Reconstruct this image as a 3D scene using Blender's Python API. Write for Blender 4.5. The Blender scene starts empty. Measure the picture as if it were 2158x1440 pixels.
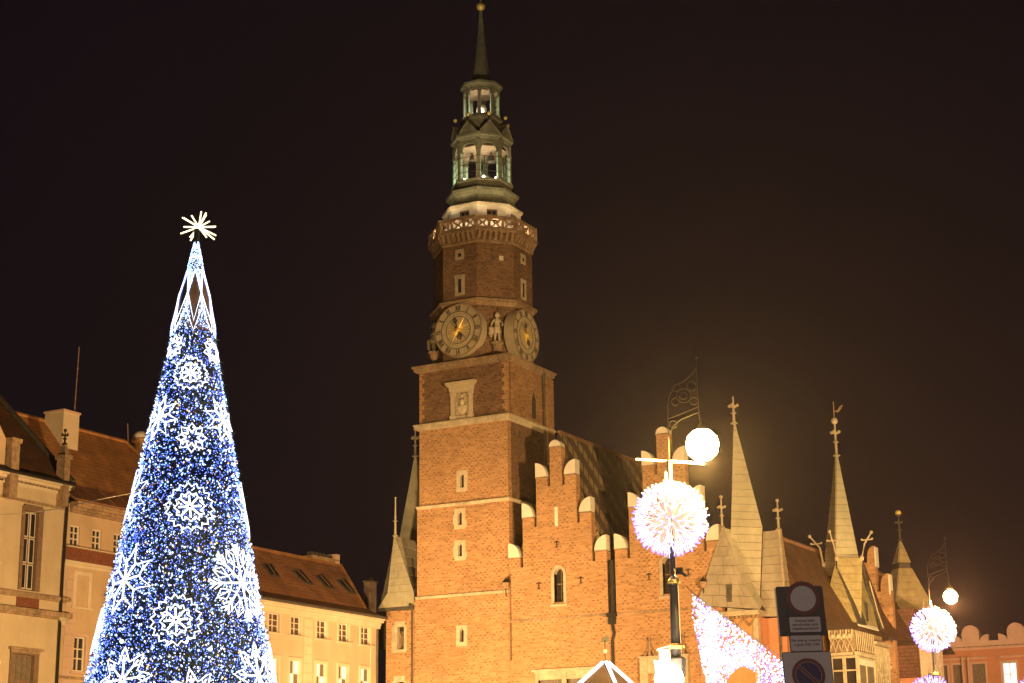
import bpy, bmesh, math, random
from math import sin, cos, pi, radians, sqrt, atan2
from mathutils import Vector, Matrix
random.seed(7)
SC = bpy.context.scene
COL = SC.collection

# ------------------------------------------------------------------ camera
F, CX, CY, W0, H0 = 3732.4, 1079.0, 720.0, 2158.0, 1440.0
PITCH, ROLL, YAW = 0.2621, -0.0125, 0.5002
CAM = Vector((0, 0, 1.6))
FW = Vector((-sin(YAW)*cos(PITCH), cos(YAW)*cos(PITCH), sin(PITCH)))
_r = Vector((cos(YAW), sin(YAW), 0)); _u = _r.cross(FW)
RT = _r*cos(ROLL) + _u*sin(ROLL); UP = -_r*sin(ROLL) + _u*cos(ROLL)
cd = bpy.data.cameras.new('camera'); cam = bpy.data.objects.new('camera', cd); COL.objects.link(cam)
cam.matrix_world = Matrix(((RT.x, UP.x, -FW.x, 0), (RT.y, UP.y, -FW.y, 0), (RT.z, UP.z, -FW.z, 1.6), (0, 0, 0, 1)))
cd.sensor_width = 36; cd.lens = 36*F/W0; cd.clip_end = 2000; cd.clip_start = 0.1
SC.camera = cam

def ray(px, py): return FW + RT*((px-CX)/F) + UP*((CY-py)/F)
def PY(px, py, Y): d = ray(px, py); return CAM + d*(Y/d.y)          # point seen at a pixel on the plane y = Y
def PX(px, py, X): d = ray(px, py); return CAM + d*(X/d.x)          # ... on the plane x = X
def PD(px, py, D): d = ray(px, py); return CAM + d*(D/math.hypot(d.x, d.y))   # ... at ground distance D
def PP(px, py, p0, n): d = ray(px, py); return CAM + d*((p0-CAM).dot(n)/d.dot(n))

# ------------------------------------------------------------------ night sky, exposure
world = bpy.data.worlds.new('World'); SC.world = world; world.use_nodes = True
wn = world.node_tree.nodes; wl = world.node_tree.links
bg = wn['Background']; tc = wn.new('ShaderNodeTexCoord'); sx = wn.new('ShaderNodeSeparateXYZ'); cr = wn.new('ShaderNodeValToRGB')
wl.new(tc.outputs['Generated'], sx.inputs[0]); wl.new(sx.outputs['Z'], cr.inputs[0]); wl.new(cr.outputs[0], bg.inputs[0])
cr.color_ramp.elements[0].position = 0.0; cr.color_ramp.elements[0].color = (.0092, .0052, .0076, 1)
cr.color_ramp.elements[1].position = 0.6; cr.color_ramp.elements[1].color = (.0060, .0036, .0058, 1)
bg.inputs[1].default_value = 0.8
SC.view_settings.view_transform = 'Standard'; SC.view_settings.look = 'None'
SC.view_settings.exposure = 0; SC.view_settings.gamma = 1
SC.cycles.use_denoising = True; SC.cycles.max_bounces = 5; SC.cycles.diffuse_bounces = 2; SC.cycles.glossy_bounces = 2
SC.cycles.transparent_max_bounces = 4; SC.cycles.volume_bounces = 0; SC.cycles.sample_clamp_indirect = 6; SC.cycles.use_light_tree = True
SODIUM = (1.0, .61, .25)

HAZE, LAMP1, LAMP2 = .00012, 30000, 26000     # density of the added halo mist, power of the two street lamps
def spot(name, loc, tgt, power, ang=60, blend=.6, col=SODIUM, size=.35):
    ld = bpy.data.lights.new(name, 'SPOT'); ld.energy = power; ld.color = col; ld.spot_size = radians(ang); ld.spot_blend = blend; ld.shadow_soft_size = size
    o = bpy.data.objects.new(name, ld); COL.objects.link(o); o.location = loc
    o.rotation_euler = (Vector(tgt)-Vector(loc)).to_track_quat('-Z', 'Y').to_euler(); return o
def point(name, loc, power, col=SODIUM, size=.15):
    ld = bpy.data.lights.new(name, 'POINT'); ld.energy = power; ld.color = col; ld.shadow_soft_size = size
    o = bpy.data.objects.new(name, ld); COL.objects.link(o); o.location = loc; return o

spot('floodlight_square', (7, 55.5, 6.1), (-52, 112, 19), 225000, 46, .8, size=.5)
spot('floodlight_tower', (-61, 82, 3.5), (-62.8, 108.5, 12), 46000, 62, .9)
spot('floodlight_hall', (-50, 82, 3.5), (-53, 108.5, 12), 27000, 80, .9)
spot('floodlight_row', (-57, 92, 3), (-70.3, 97, 13), 9500, 110, .9)
spot('floodlight_houses', (-42, 60, 5), (-71, 79, 17), 46000, 75, .9)
spot('floodlight_east', (-22, 118, 4), (-38, 150, 15), 38000, 70, .9, (1, .56, .28))
spot('floodlight_bays', (-28, 112, 4), (-40, 126, 21), 22000, 75, .9, (1, .66, .26))
spot('floodlight_spire', (-35, 60, 6), (-63.8, 112, 58), 75000, 13, .9, (1, .78, .45))
spot('sign_fill_spot', (-3, 2, 7), (-9.9, 28.3, 4.4), 8500, 14, .7, (1, .80, .72), .1)  # unseen spot added near the camera to light the road signs

# ------------------------------------------------------------------ materials
MATS = {}
def nmat(name):
    m = bpy.data.materials.new(name); m.use_nodes = True; MATS[name] = m
    nt = m.node_tree; return m, nt.nodes, nt.links, nt.nodes['Principled BSDF']
def mat(name, col, rough=.8, metal=0, var=.18, scale=1.5, bump=.1, spec=.3, dirt=0.0):
    m, n, l, p = nmat(name)
    g = n.new('ShaderNodeNewGeometry'); t = n.new('ShaderNodeTexNoise'); t.inputs['Scale'].default_value = scale; t.inputs['Detail'].default_value = 8; t.inputs['Roughness'].default_value = .65
    l.new(g.outputs['Position'], t.inputs['Vector'])
    r = n.new('ShaderNodeValToRGB'); r.color_ramp.elements[0].position = .3; r.color_ramp.elements[1].position = .72
    r.color_ramp.elements[0].color = tuple(max(0, c*(1-var*1.4)) for c in col)+(1,); r.color_ramp.elements[1].color = tuple(min(1, c*(1+var)) for c in col)+(1,)
    l.new(t.outputs[0], r.inputs[0]); out = r.outputs[0]
    if dirt:
        t2 = n.new('ShaderNodeTexNoise'); t2.inputs['Scale'].default_value = .35; t2.inputs['Detail'].default_value = 6
        mp = n.new('ShaderNodeMapping'); mp.inputs['Scale'].default_value = (2.2, 2.2, .5); l.new(g.outputs['Position'], mp.inputs[0]); l.new(mp.outputs[0], t2.inputs['Vector'])
        mr = n.new('ShaderNodeMapRange'); mr.inputs[1].default_value = .42; mr.inputs[2].default_value = .7; mr.inputs[3].default_value = 1; mr.inputs[4].default_value = 1-dirt
        l.new(t2.outputs[0], mr.inputs[0]); mx = n.new('ShaderNodeMix'); mx.data_type = 'RGBA'; mx.blend_type = 'MULTIPLY'; mx.inputs[0].default_value = 1
        l.new(out, mx.inputs[6]); l.new(mr.outputs[0], mx.inputs[7]); out = mx.outputs[2]
    l.new(out, p.inputs['Base Color'])
    p.inputs['Roughness'].default_value = rough; p.inputs['Metallic'].default_value = metal; p.inputs['Specular IOR Level'].default_value = spec
    if bump:
        b = n.new('ShaderNodeBump'); b.inputs['Strength'].default_value = bump; b.inputs['Distance'].default_value = .05
        t3 = n.new('ShaderNodeTexNoise'); t3.inputs['Scale'].default_value = scale*8; l.new(g.outputs['Position'], t3.inputs['Vector']); l.new(t3.outputs[0], b.inputs['Height']); l.new(b.outputs[0], p.inputs['Normal'])
    return m
def emit(name, col, s, sample=True, base=(.2, .2, .2)):
    m, n, l, p = nmat(name); p.inputs['Base Color'].default_value = base+(1,); p.inputs['Emission Color'].default_value = tuple(col)+(1,); p.inputs['Emission Strength'].default_value = s
    if not sample:
        m.cycles.emission_sampling = 'NONE'
    return m
def uvn(n, l):
    """wall coordinates: u runs along any upright wall, v is height"""
    g = n.new('ShaderNodeNewGeometry'); a = n.new('ShaderNodeVectorMath'); a.operation = 'CROSS_PRODUCT'
    l.new(g.outputs['True Normal'], a.inputs[0]); a.inputs[1].default_value = (0, 0, 1)
    nm = n.new('ShaderNodeVectorMath'); nm.operation = 'NORMALIZE'; l.new(a.outputs[0], nm.inputs[0])
    d = n.new('ShaderNodeVectorMath'); d.operation = 'DOT_PRODUCT'; l.new(g.outputs['Position'], d.inputs[0]); l.new(nm.outputs[0], d.inputs[1])
    s = n.new('ShaderNodeSeparateXYZ'); l.new(g.outputs['Position'], s.inputs[0])
    return g, d.outputs['Value'], s.outputs['Z']
def mth(n, l, op, a, b=None):
    m = n.new('ShaderNodeMath'); m.operation = op
    for i, v in enumerate((a, b)):
        if v is None: continue
        if isinstance(v, (int, float)): m.inputs[i].default_value = v
        else: l.new(v, m.inputs[i])
    return m.outputs[0]
def brick(name, c1, c2, mortar, dark, frac=.14, bw=.27, bh=.092, blot=.35):
    m, n, l, p = nmat(name); g, u, v = uvn(n, l)
    cb = n.new('ShaderNodeCombineXYZ'); l.new(u, cb.inputs[0]); l.new(v, cb.inputs[1])
    b = n.new('ShaderNodeTexBrick'); l.new(cb.outputs[0], b.inputs['Vector']); b.inputs['Scale'].default_value = 1
    b.inputs['Brick Width'].default_value = bw; b.inputs['Row Height'].default_value = bh; b.inputs['Mortar Size'].default_value = .009; b.inputs['Mortar Smooth'].default_value = .3; b.inputs['Bias'].default_value = -.1
    b.inputs['Color1'].default_value = c1+(1,); b.inputs['Color2'].default_value = c2+(1,); b.inputs['Mortar'].default_value = mortar+(1,)
    # burnt headers, staggered every other course
    row = mth(n, l, 'FLOOR', mth(n, l, 'DIVIDE', v, bh)); half = mth(n, l, 'MULTIPLY', row, .5)
    even = mth(n, l, 'LESS_THAN', mth(n, l, 'FRACT', half), .25); off = mth(n, l, 'MULTIPLY', mth(n, l, 'FLOOR', half), .5)
    uu = mth(n, l, 'ADD', mth(n, l, 'DIVIDE', u, .37), off); cell = mth(n, l, 'FLOOR', uu); fr = mth(n, l, 'FRACT', uu)
    cc = n.new('ShaderNodeCombineXYZ'); l.new(cell, cc.inputs[0]); l.new(row, cc.inputs[1])
    wnz = n.new('ShaderNodeTexWhiteNoise'); wnz.noise_dimensions = '2D'; l.new(cc.outputs[0], wnz.inputs['Vector'])
    t = n.new('ShaderNodeTexNoise'); t.inputs['Scale'].default_value = .45; t.inputs['Detail'].default_value = 7; t.inputs['Roughness'].default_value = .62; l.new(g.outputs['Position'], t.inputs['Vector'])
    thr = mth(n, l, 'MULTIPLY', mth(n, l, 'SUBTRACT', t.outputs[0], .22), frac*2.6)
    k = mth(n, l, 'MULTIPLY', mth(n, l, 'MULTIPLY', even, mth(n, l, 'LESS_THAN', wnz.outputs['Value'], thr)), mth(n, l, 'LESS_THAN', fr, .40))
    ts = n.new('ShaderNodeTexNoise'); ts.inputs['Scale'].default_value = 1; ts.inputs['Detail'].default_value = 5; mps = n.new('ShaderNodeMapping'); mps.inputs['Scale'].default_value = (1.6, 1.6, 9.5); l.new(g.outputs['Position'], mps.inputs[0]); l.new(mps.outputs[0], ts.inputs['Vector'])
    mrs = n.new('ShaderNodeMapRange'); mrs.inputs[1].default_value = .32; mrs.inputs[2].default_value = .62; mrs.inputs[3].default_value = .76; mrs.inputs[4].default_value = 1.12; l.new(ts.outputs[0], mrs.inputs[0])
    mx = n.new('ShaderNodeMix'); mx.data_type = 'RGBA'; l.new(k, mx.inputs[0]); l.new(b.outputs['Color'], mx.inputs[6]); mx.inputs[7].default_value = dark+(1,)
    mr = n.new('ShaderNodeMapRange'); mr.inputs[1].default_value = .3; mr.inputs[2].default_value = .7; mr.inputs[3].default_value = 1-blot; mr.inputs[4].default_value = 1+blot*.5; l.new(t.outputs[0], mr.inputs[0])
    m2 = n.new('ShaderNodeMix'); m2.data_type = 'RGBA'; m2.blend_type = 'MULTIPLY'; m2.inputs[0].default_value = 1; l.new(mx.outputs[2], m2.inputs[6]); l.new(mth(n, l, 'MULTIPLY', mr.outputs[0], mrs.outputs[0]), m2.inputs[7])
    l.new(m2.outputs[2], p.inputs['Base Color']); p.inputs['Roughness'].default_value = .9; p.inputs['Specular IOR Level'].default_value = .2
    bp = n.new('ShaderNodeBump'); bp.inputs['Strength'].default_value = .6; bp.inputs['Distance'].default_value = .015; bp.invert = True; l.new(b.outputs['Fac'], bp.inputs['Height']); l.new(bp.outputs[0], p.inputs['Normal'])
    return m
def tiles(name, c1, c2, w=.2, h=.28, diamond=False, c3=None):
    """beaver-tail tiles on a pitched roof: rows by height, columns along the eaves"""
    m, n, l, p = nmat(name); g, u, v = uvn(n, l)
    cb = n.new('ShaderNodeCombineXYZ'); l.new(u, cb.inputs[0]); l.new(v, cb.inputs[1])
    b = n.new('ShaderNodeTexBrick'); l.new(cb.outputs[0], b.inputs['Vector']); b.inputs['Scale'].default_value = 1
    b.inputs['Brick Width'].default_value = w; b.inputs['Row Height'].default_value = h; b.inputs['Mortar Size'].default_value = .022; b.inputs['Mortar Smooth'].default_value = .8
    b.inputs['Color1'].default_value = c1+(1,); b.inputs['Color2'].default_value = c2+(1,); b.inputs['Mortar'].default_value = tuple(c*.35 for c in c1)+(1,)
    out = b.outputs['Color']
    if diamond:
        # glazed tiles laid in slanting bands of two tones
        s = mth(n, l, 'ADD', mth(n, l, 'MULTIPLY', u, .9), mth(n, l, 'MULTIPLY', v, -.55))
        f = mth(n, l, 'FRACT', mth(n, l, 'DIVIDE', s, 1.9)); k = mth(n, l, 'LESS_THAN', f, .45)
        s2 = mth(n, l, 'FRACT', mth(n, l, 'DIVIDE', mth(n, l, 'ADD', u, mth(n, l, 'MULTIPLY', v, .8)), .8)); k2 = mth(n, l, 'MULTIPLY', k, mth(n, l, 'LESS_THAN', s2, .78))
        mx = n.new('ShaderNodeMix'); mx.data_type = 'RGBA'; l.new(k2, mx.inputs[0]); l.new(out, mx.inputs[6]); mx.inputs[7].default_value = c3+(1,); out = mx.outputs[2]
    t = n.new('ShaderNodeTexNoise'); t.inputs['Scale'].default_value = .9; t.inputs['Detail'].default_value = 7; l.new(g.outputs['Position'], t.inputs['Vector'])
    mr = n.new('ShaderNodeMapRange'); mr.inputs[1].default_value = .3; mr.inputs[2].default_value = .7; mr.inputs[3].default_value = .65; mr.inputs[4].default_value = 1.2; l.new(t.outputs[0], mr.inputs[0])
    m2 = n.new('ShaderNodeMix'); m2.data_type = 'RGBA'; m2.blend_type = 'MULTIPLY'; m2.inputs[0].default_value = 1; l.new(out, m2.inputs[6]); l.new(mr.outputs[0], m2.inputs[7])
    l.new(m2.outputs[2], p.inputs['Base Color']); p.inputs['Roughness'].default_value = .7
    bp = n.new('ShaderNodeBump'); bp.inputs['Strength'].default_value = .8; bp.inputs['Distance'].default_value = .04; bp.invert = True; l.new(b.outputs['Fac'], bp.inputs['Height']); l.new(bp.outputs[0], p.inputs['Normal'])
    return m

M = dict(
 brick=brick('orange_brick', (.55, .325, .165), (.47, .27, .135), (.43, .255, .135), (.29, .155, .08), .62, blot=.13),
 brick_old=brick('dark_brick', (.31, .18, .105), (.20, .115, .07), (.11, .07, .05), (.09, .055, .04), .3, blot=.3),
 brick_dim=brick('shaded_flank_brick', (.27, .155, .09), (.20, .115, .065), (.17, .11, .07), (.12, .07, .045), .4, blot=.25),
 brick_side=brick('plain_brick', (.50, .285, .14), (.41, .225, .11), (.34, .21, .12), (.18, .10, .06), .2),
 stone=mat('sandstone', (.60, .51, .36), .85, var=.22, scale=3, bump=.25, dirt=.3),
 stone_lt=mat('pale_carved_stone', (.66, .56, .40), .85, var=.12, scale=4, bump=.2, dirt=.15),
 stone_dk=mat('weathered_sandstone', (.42, .29, .18), .9, var=.35, scale=4, bump=.4, dirt=.4),
 cap=mat('white_render_coping', (.80, .76, .66), .8, var=.07, scale=2, bump=.05, dirt=.12),
 cream=mat('cream_render', (.60, .475, .315), .9, var=.07, scale=.8, bump=.06, dirt=.12),
 cream2=mat('ochre_render', (.57, .43, .28), .9, var=.08, scale=.8, bump=.06, dirt=.16),
 cream_lt=mat('pale_render_trim', (.68, .58, .42), .85, var=.06, scale=1.2, bump=.05, dirt=.1),
 salmon=mat('salmon_render', (.56, .26, .14), .9, var=.1, scale=1, bump=.05, dirt=.12),
 orangewall=mat('terracotta_render', (.58, .32, .15), .9, var=.1, scale=1, bump=.05, dirt=.15),
 pinkstone=mat('pale_pink_render', (.62, .44, .34), .9, var=.08, scale=1, bump=.05, dirt=.1),
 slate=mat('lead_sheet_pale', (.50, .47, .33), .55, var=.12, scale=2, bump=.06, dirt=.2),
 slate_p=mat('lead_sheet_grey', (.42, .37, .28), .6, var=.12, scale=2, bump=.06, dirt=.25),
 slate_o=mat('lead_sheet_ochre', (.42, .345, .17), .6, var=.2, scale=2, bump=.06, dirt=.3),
 copper=mat('dull_copper', (.225, .215, .145), .6, var=.3, scale=4, bump=.2, dirt=.4),
 patina=mat('green_patina', (.45, .62, .48), .7, var=.15, scale=3, bump=.1),
 gold=mat('gilding', (.95, .68, .20), .4, .25, var=.1, scale=4, bump=.03),
 lamp_iron=mat('matt_black_iron', (.018, .014, .012), .9, 0, var=.1, spec=.05),  # near black, so the lamp close by leaves the bracket faint
 iron=mat('black_iron', (.03, .028, .026), .5, .3, var=.2, scale=6, bump=.05),
 grey_iron=mat('grey_painted_iron', (.07, .065, .07), .45, .2, var=.15, scale=5, bump=.05),
 rust=mat('dark_lead', (.10, .09, .075), .6, .2, var=.3, scale=4),
 dial=mat('clock_dial_stone', (.50, .42, .28), .8, var=.1, scale=3, bump=.1),
 vault=mat('peach_vault', (.42, .30, .22), .8, var=.25, scale=5, bump=.2),
 drum=mat('white_drum_render', (.78, .72, .62), .8, var=.08, scale=2, bump=.05),
 rtile=tiles('red_roof_tiles', (.52, .26, .095), (.42, .20, .075)),
 rtile2=tiles('brown_roof_tiles', (.36, .175, .09), (.29, .14, .075)),
 dtile=tiles('dark_roof_tiles', (.19, .085, .045), (.14, .065, .035)),
 gtile=tiles('banded_roof_tiles', (.13, .085, .055), (.10, .065, .04), .2, .2, True, (.36, .27, .14)),
 glass=mat('dark_window_glass', (.035, .03, .03), .12, var=.3, scale=1, bump=0, spec=.6),
 netting=mat('curtained_window_glass', (.20, .17, .13), .5, var=.4, scale=9, bump=0),
 wood_w=mat('white_window_paint', (.72, .66, .55), .6, var=.05, scale=3, bump=.03),
 wood_b=mat('brown_wood', (.23, .15, .10), .7, var=.2, scale=4, bump=.1),
 redpanel=mat('red_brown_panel', (.22, .08, .045), .9, var=.4, scale=8, bump=.4),
 lit=emit('lit_window', (1, .93, .82), 1.6), lit2=emit('dim_lit_window', (1, .86, .70), 1.0), glass_b=mat('brown_window_glass', (.11, .07, .055), .25, var=.35, scale=2.5, bump=0),
 paving=mat('granite_setts', (.16, .15, .14), .8, var=.2, scale=2, bump=.3),
 needle=mat('fir_needles', (.05, .10, .12), .7, var=.5, scale=3, bump=0),
 felt=mat('dark_roof_felt', (.075, .05, .045), .9, var=.2),
 lattice=mat('brown_fabric', (.10, .07, .075), .9, var=.2), core=mat('tree_frame_mesh', (.02, .03, .04), .9, var=.2),
 led_w=emit('white_led', (.80, .88, 1.0), 2.6, True), led_b=emit('blue_led', (.22, .42, 1.0), 3.2, True), led_o=emit('amber_led', (1, .50, .12), 2.4, False), led_d=emit('deep_blue_led', (.10, .19, 1.0), 9, True),
 rope=emit('white_light_rope', (.90, .92, 1.0), 2.2, True), star=emit('warm_light_tube', (1, .84, .48), 2.6, True),
 violet=emit('violet_led', (.26, .18, 1.0), 2.4, False), warmled=emit('warm_led', (1, .80, .62), 2.5, False), ballspoke=emit('warm_white_spoke', (1, .66, .42), .75, False), balltwig=emit('white_twig', (1, .92, .90), 1.9, False),
 sodium=emit('sodium_lamp_glass', (1, .66, .17), 300, False), sodium2=emit('orange_lamp_glass', (1, .50, .20), 200, False),
 tube=emit('pink_white_light_tube', (1, .86, .84), 4, True), bulb=emit('lantern_bulb', (1, .86, .62), 20, False), flood=emit('floodlight_lens', (1, .82, .52), 120, True),
 sign_w=mat('grey_sign_face', (.30, .27, .26), .5, var=.05, scale=5, bump=0), sign_d=mat('dark_sign_back', (.028, .02, .02), .5, var=.1), sign_r=mat('sign_red', (.085, .014, .012), .5, var=.05), sign_b=mat('sign_blue', (.018, .010, .045), .5, var=.05), ink=mat('sign_ink', (.02, .018, .02), .6, var=0),
 cable=mat('steel_cable', (.45, .40, .38), .5, var=.05),
)

# ------------------------------------------------------------------ mesh helpers
class MB:
    def __init__(s, fr=None): s.v = []; s.f = []; s.fr = fr
    def P(s, p): p = Vector(p); return s.fr(p) if s.fr else p
    def poly(s, pts): k = len(s.v); s.v += [s.P(p) for p in pts]; s.f.append(tuple(range(k, k+len(pts))))
    def box(s, x0, x1, y0, y1, z0, z1):
        k = len(s.v); s.v += [s.P((x, y, z)) for z in (z0, z1) for x, y in ((x0, y0), (x1, y0), (x1, y1), (x0, y1))]
        s.f += [tuple(k+i for i in q) for q in ((0, 3, 2, 1), (4, 5, 6, 7), (0, 1, 5, 4), (1, 2, 6, 5), (2, 3, 7, 6), (3, 0, 4, 7))]; return s
    def loft(s, rings, cap=True, closed=True):
        k = len(s.v); n = len(rings[0])
        for r in rings: s.v += [s.P(p) for p in r]
        for a in range(len(rings)-1):
            for i in range(n if closed else n-1):
                j = (i+1) % n; s.f.append((k+a*n+i, k+a*n+j, k+(a+1)*n+j, k+(a+1)*n+i))
        if cap: s.f.append(tuple(k+i for i in reversed(range(n)))); s.f.append(tuple(k+(len(rings)-1)*n+i for i in range(n)))
        return s
    def prism(s, pts, axis, d):          # outline extruded by vector d
        d = Vector(d); s.loft([[Vector(p) for p in pts], [Vector(p)+d for p in pts]]); return s
    def lathe(s, c, prof, n=12, rot=0, cap=True):
        s.loft([[(c[0]+r*cos(2*pi*i/n+rot), c[1]+r*sin(2*pi*i/n+rot), c[2]+z) for i in range(n)] for r, z in prof], cap); return s
    def tube(s, path, r, n=6, r2=None):
        path = [s.P(p) for p in path]; fr = s.fr; s.fr = None; rings = []
        for i, p in enumerate(path):
            d = (path[min(i+1, len(path)-1)]-path[max(i-1, 0)]).normalized(); a = d.orthogonal().normalized() if i == 0 or True else a
            a = (Vector((0, 0, 1)).cross(d) if abs(d.z) < .95 else Vector((1, 0, 0)).cross(d)).normalized(); b = d.cross(a)
            rr = r if r2 is None else r+(r2-r)*i/(len(path)-1)
            rings.append([p+a*rr*cos(2*pi*k/n)+b*rr*sin(2*pi*k/n) for k in range(n)])
        s.loft(rings); s.fr = fr; return s
    def octa(s, c, r):
        k = len(s.v); c = Vector(c)
        s.v += [c+Vector(d)*r for d in ((1, 0, 0), (-1, 0, 0), (0, 1, 0), (0, -1, 0), (0, 0, 1), (0, 0, -1))]
        s.f += [tuple(k+i for i in q) for q in ((0, 2, 4), (2, 1, 4), (1, 3, 4), (3, 0, 4), (2, 0, 5), (1, 2, 5), (3, 1, 5), (0, 3, 5))]
    def ball(s, c, r, n=10, m=6):
        s.lathe(c, [(max(.001, r*sin(pi*i/m)), -r*cos(pi*i/m)) for i in range(m+1)], n); return s
    def build(s, name, m, parent=None, smooth=False, **kw):
        me = bpy.data.meshes.new(name); me.from_pydata([tuple(v) for v in s.v], [], s.f); me.validate()
        bm = bmesh.new(); bm.from_mesh(me); bmesh.ops.recalc_face_normals(bm, faces=bm.faces); bm.to_mesh(me); bm.free()
        me.materials.append(M[m] if isinstance(m, str) else m)
        if smooth: me.shade_smooth()
        o = bpy.data.objects.new(name, me); COL.objects.link(o)
        if parent: o.parent = parent; o.matrix_parent_inverse = parent.matrix_world.inverted()
        tag(o, **kw); return o
def tag(o, label=None, cat=None, group=None, kind=None):
    if label: o['label'] = label
    if cat: o['category'] = cat
    if group: o['group'] = group
    if kind: o['kind'] = kind
    return o
def empty(name, loc, label, cat, group=None):
    o = bpy.data.objects.new(name, None); COL.objects.link(o); o.location = loc; o.empty_display_size = .3
    bpy.context.view_layer.update(); return tag(o, label, cat, group)
def frame(o, u, n):
    o = Vector(o); u = Vector(u); n = Vector(n)
    return lambda p: o + u*p.x + n*p.y + Vector((0, 0, p.z))     # (u, outward, z)
def FY(Y): return frame((0, Y, 0), (1, 0, 0), (0, -1, 0))        # a wall that faces -y
def FX(X): return frame((X, 0, 0), (0, 1, 0), (1, 0, 0))         # a wall that faces +x
def gridwall(mb, us, zs, inside, th):
    us = sorted(set(round(u, 4) for u in us)); zs = sorted(set(round(z, 4) for z in zs))
    I = [[inside((us[i]+us[i+1])/2, (zs[j]+zs[j+1])/2) for j in range(len(zs)-1)] for i in range(len(us)-1)]
    g = lambda i, j: 0 <= i < len(us)-1 and 0 <= j < len(zs)-1 and I[i][j]
    for i in range(len(us)-1):
        for j in range(len(zs)-1):
            if not I[i][j]: continue
            a, b, c, d = us[i], us[i+1], zs[j], zs[j+1]
            mb.poly([(a, 0, c), (b, 0, c), (b, 0, d), (a, 0, d)]); mb.poly([(a, -th, c), (a, -th, d), (b, -th, d), (b, -th, c)])
            if not g(i-1, j): mb.poly([(a, 0, c), (a, 0, d), (a, -th, d), (a, -th, c)])
            if not g(i+1, j): mb.poly([(b, 0, c), (b, -th, c), (b, -th, d), (b, 0, d)])
            if not g(i, j-1): mb.poly([(a, 0, c), (a, -th, c), (b, -th, c), (b, 0, c)])
            if not g(i, j+1): mb.poly([(a, 0, d), (b, 0, d), (b, -th, d), (a, -th, d)])
def holewall(name, m, parent, fr, u0, u1, z0, z1, holes, th, **kw):
    mb = MB(fr); us = [u0, u1]; zs = [z0, z1]
    for h in holes: us += [h[0], h[1]]; zs += [h[2], h[3]]
    gridwall(mb, us, zs, lambda u, z: not any(h[0] < u < h[1] and h[2] < z < h[3] for h in holes), th)
    return mb.build(name, m, parent, **kw)
def window(fr, u0, u1, z0, z1, parent, cols=2, rows=(0, .62, 1), fm='wood_w', gm='glass', rec=.18, bar=.07, trim=None, tw=.2, sill=True, tp=.06, label=None):
    """casement in a real opening: frame bars, one pane per light, stone or render surround, sill"""
    f = MB(fr); d0, d1 = -rec-.07, -rec
    f.box(u0, u0+bar, d0, d1, z0, z1); f.box(u1-bar, u1, d0, d1, z0, z1); f.box(u0+bar, u1-bar, d0, d1, z0, z0+bar); f.box(u0+bar, u1-bar, d0, d1, z1-bar, z1)
    w = (u1-u0-2*bar)/cols
    for c in range(1, cols): f.box(u0+bar+w*c-bar*.45, u0+bar+w*c+bar*.45, d0-.002, d1+.004, z0+bar, z1-bar)
    zz = [z0+bar+(z1-z0-2*bar)*r for r in rows]
    for r in zz[1:-1]: f.box(u0+bar, u1-bar, d0-.001, d1+.008, r-bar*.4, r+bar*.4)
    wo = f.build('window', fm, parent, label=label)
    for c in range(cols):
        for r in range(len(zz)-1):
            g = gm[(c*7+r*3) % len(gm)] if isinstance(gm, (list, tuple)) else gm
            MB(fr).box(u0+bar+w*c+.004, u0+bar+w*(c+1)-.004, d0-.03, d0+.01, zz[r]+.004, zz[r+1]-.004).build('pane', g, wo)
    if trim:
        t = MB(fr); t.box(u0-tw, u0, -rec, tp, z0-.02, z1); t.box(u1, u1+tw, -rec, tp, z0-.02, z1); t.box(u0-tw, u1+tw, -rec, tp+.02, z1, z1+tw); t.build('surround', trim, wo)
        if sill: MB(fr).box(u0-tw-.08, u1+tw+.08, -rec, tp+.12, z0-.14, z0-.02).build('sill', trim, wo)
    return wo
def slot(fr, uc, z0, z1, parent, ow=.9, iw=.34, hood=0, m='stone_lt', th=.3, off=0):
    """narrow loop window: block of stone with a pointed slit cut through it"""
    t = MB(fr); a, b = uc-ow/2, uc+ow/2; c, d = uc-iw/2+off, uc+iw/2+off; zi0, zi1 = z0+.3, z1-.38
    t.box(a, c, -th, .05, z0, z1); t.box(d, b, -th, .05, z0, z1); t.box(c, d, -th, .05, z0, zi0)
    t.poly([(c, .05, zi1), ((c+d)/2, .05, zi1+.2), ((c+d)/2, .05, z1), (c, .05, z1)]); t.poly([((c+d)/2, .05, zi1+.2), (d, .05, zi1), (d, .05, z1), ((c+d)/2, .05, z1)])
    t.poly([(c, .05, zi1), (c, -th, zi1), ((c+d)/2, -th, zi1+.2), ((c+d)/2, .05, zi1+.2)]); t.poly([(d, .05, zi1), ((c+d)/2, .05, zi1+.2), ((c+d)/2, -th, zi1+.2), (d, -th, zi1)])
    if hood: t.box(a-.1, a, -.1, .05, z0+.35, z1-.45); t.box(b, b+.1, -.1, .05, z0+.1, z0+.6)
    o = t.build('slit_window', m, parent)
    MB(fr).box(c-.02, d+.02, -th+.02, -th+.06, zi0-.02, zi1+.22).build('pane', 'glass', o)
    return o

# ================================================================== THE SETTING
g = MB(); g.poly([(-900, -300, 0), (900, -300, 0), (900, 1200, 0), (-900, 1200, 0)]); g.build("ground", "paving", kind="structure")
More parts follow.
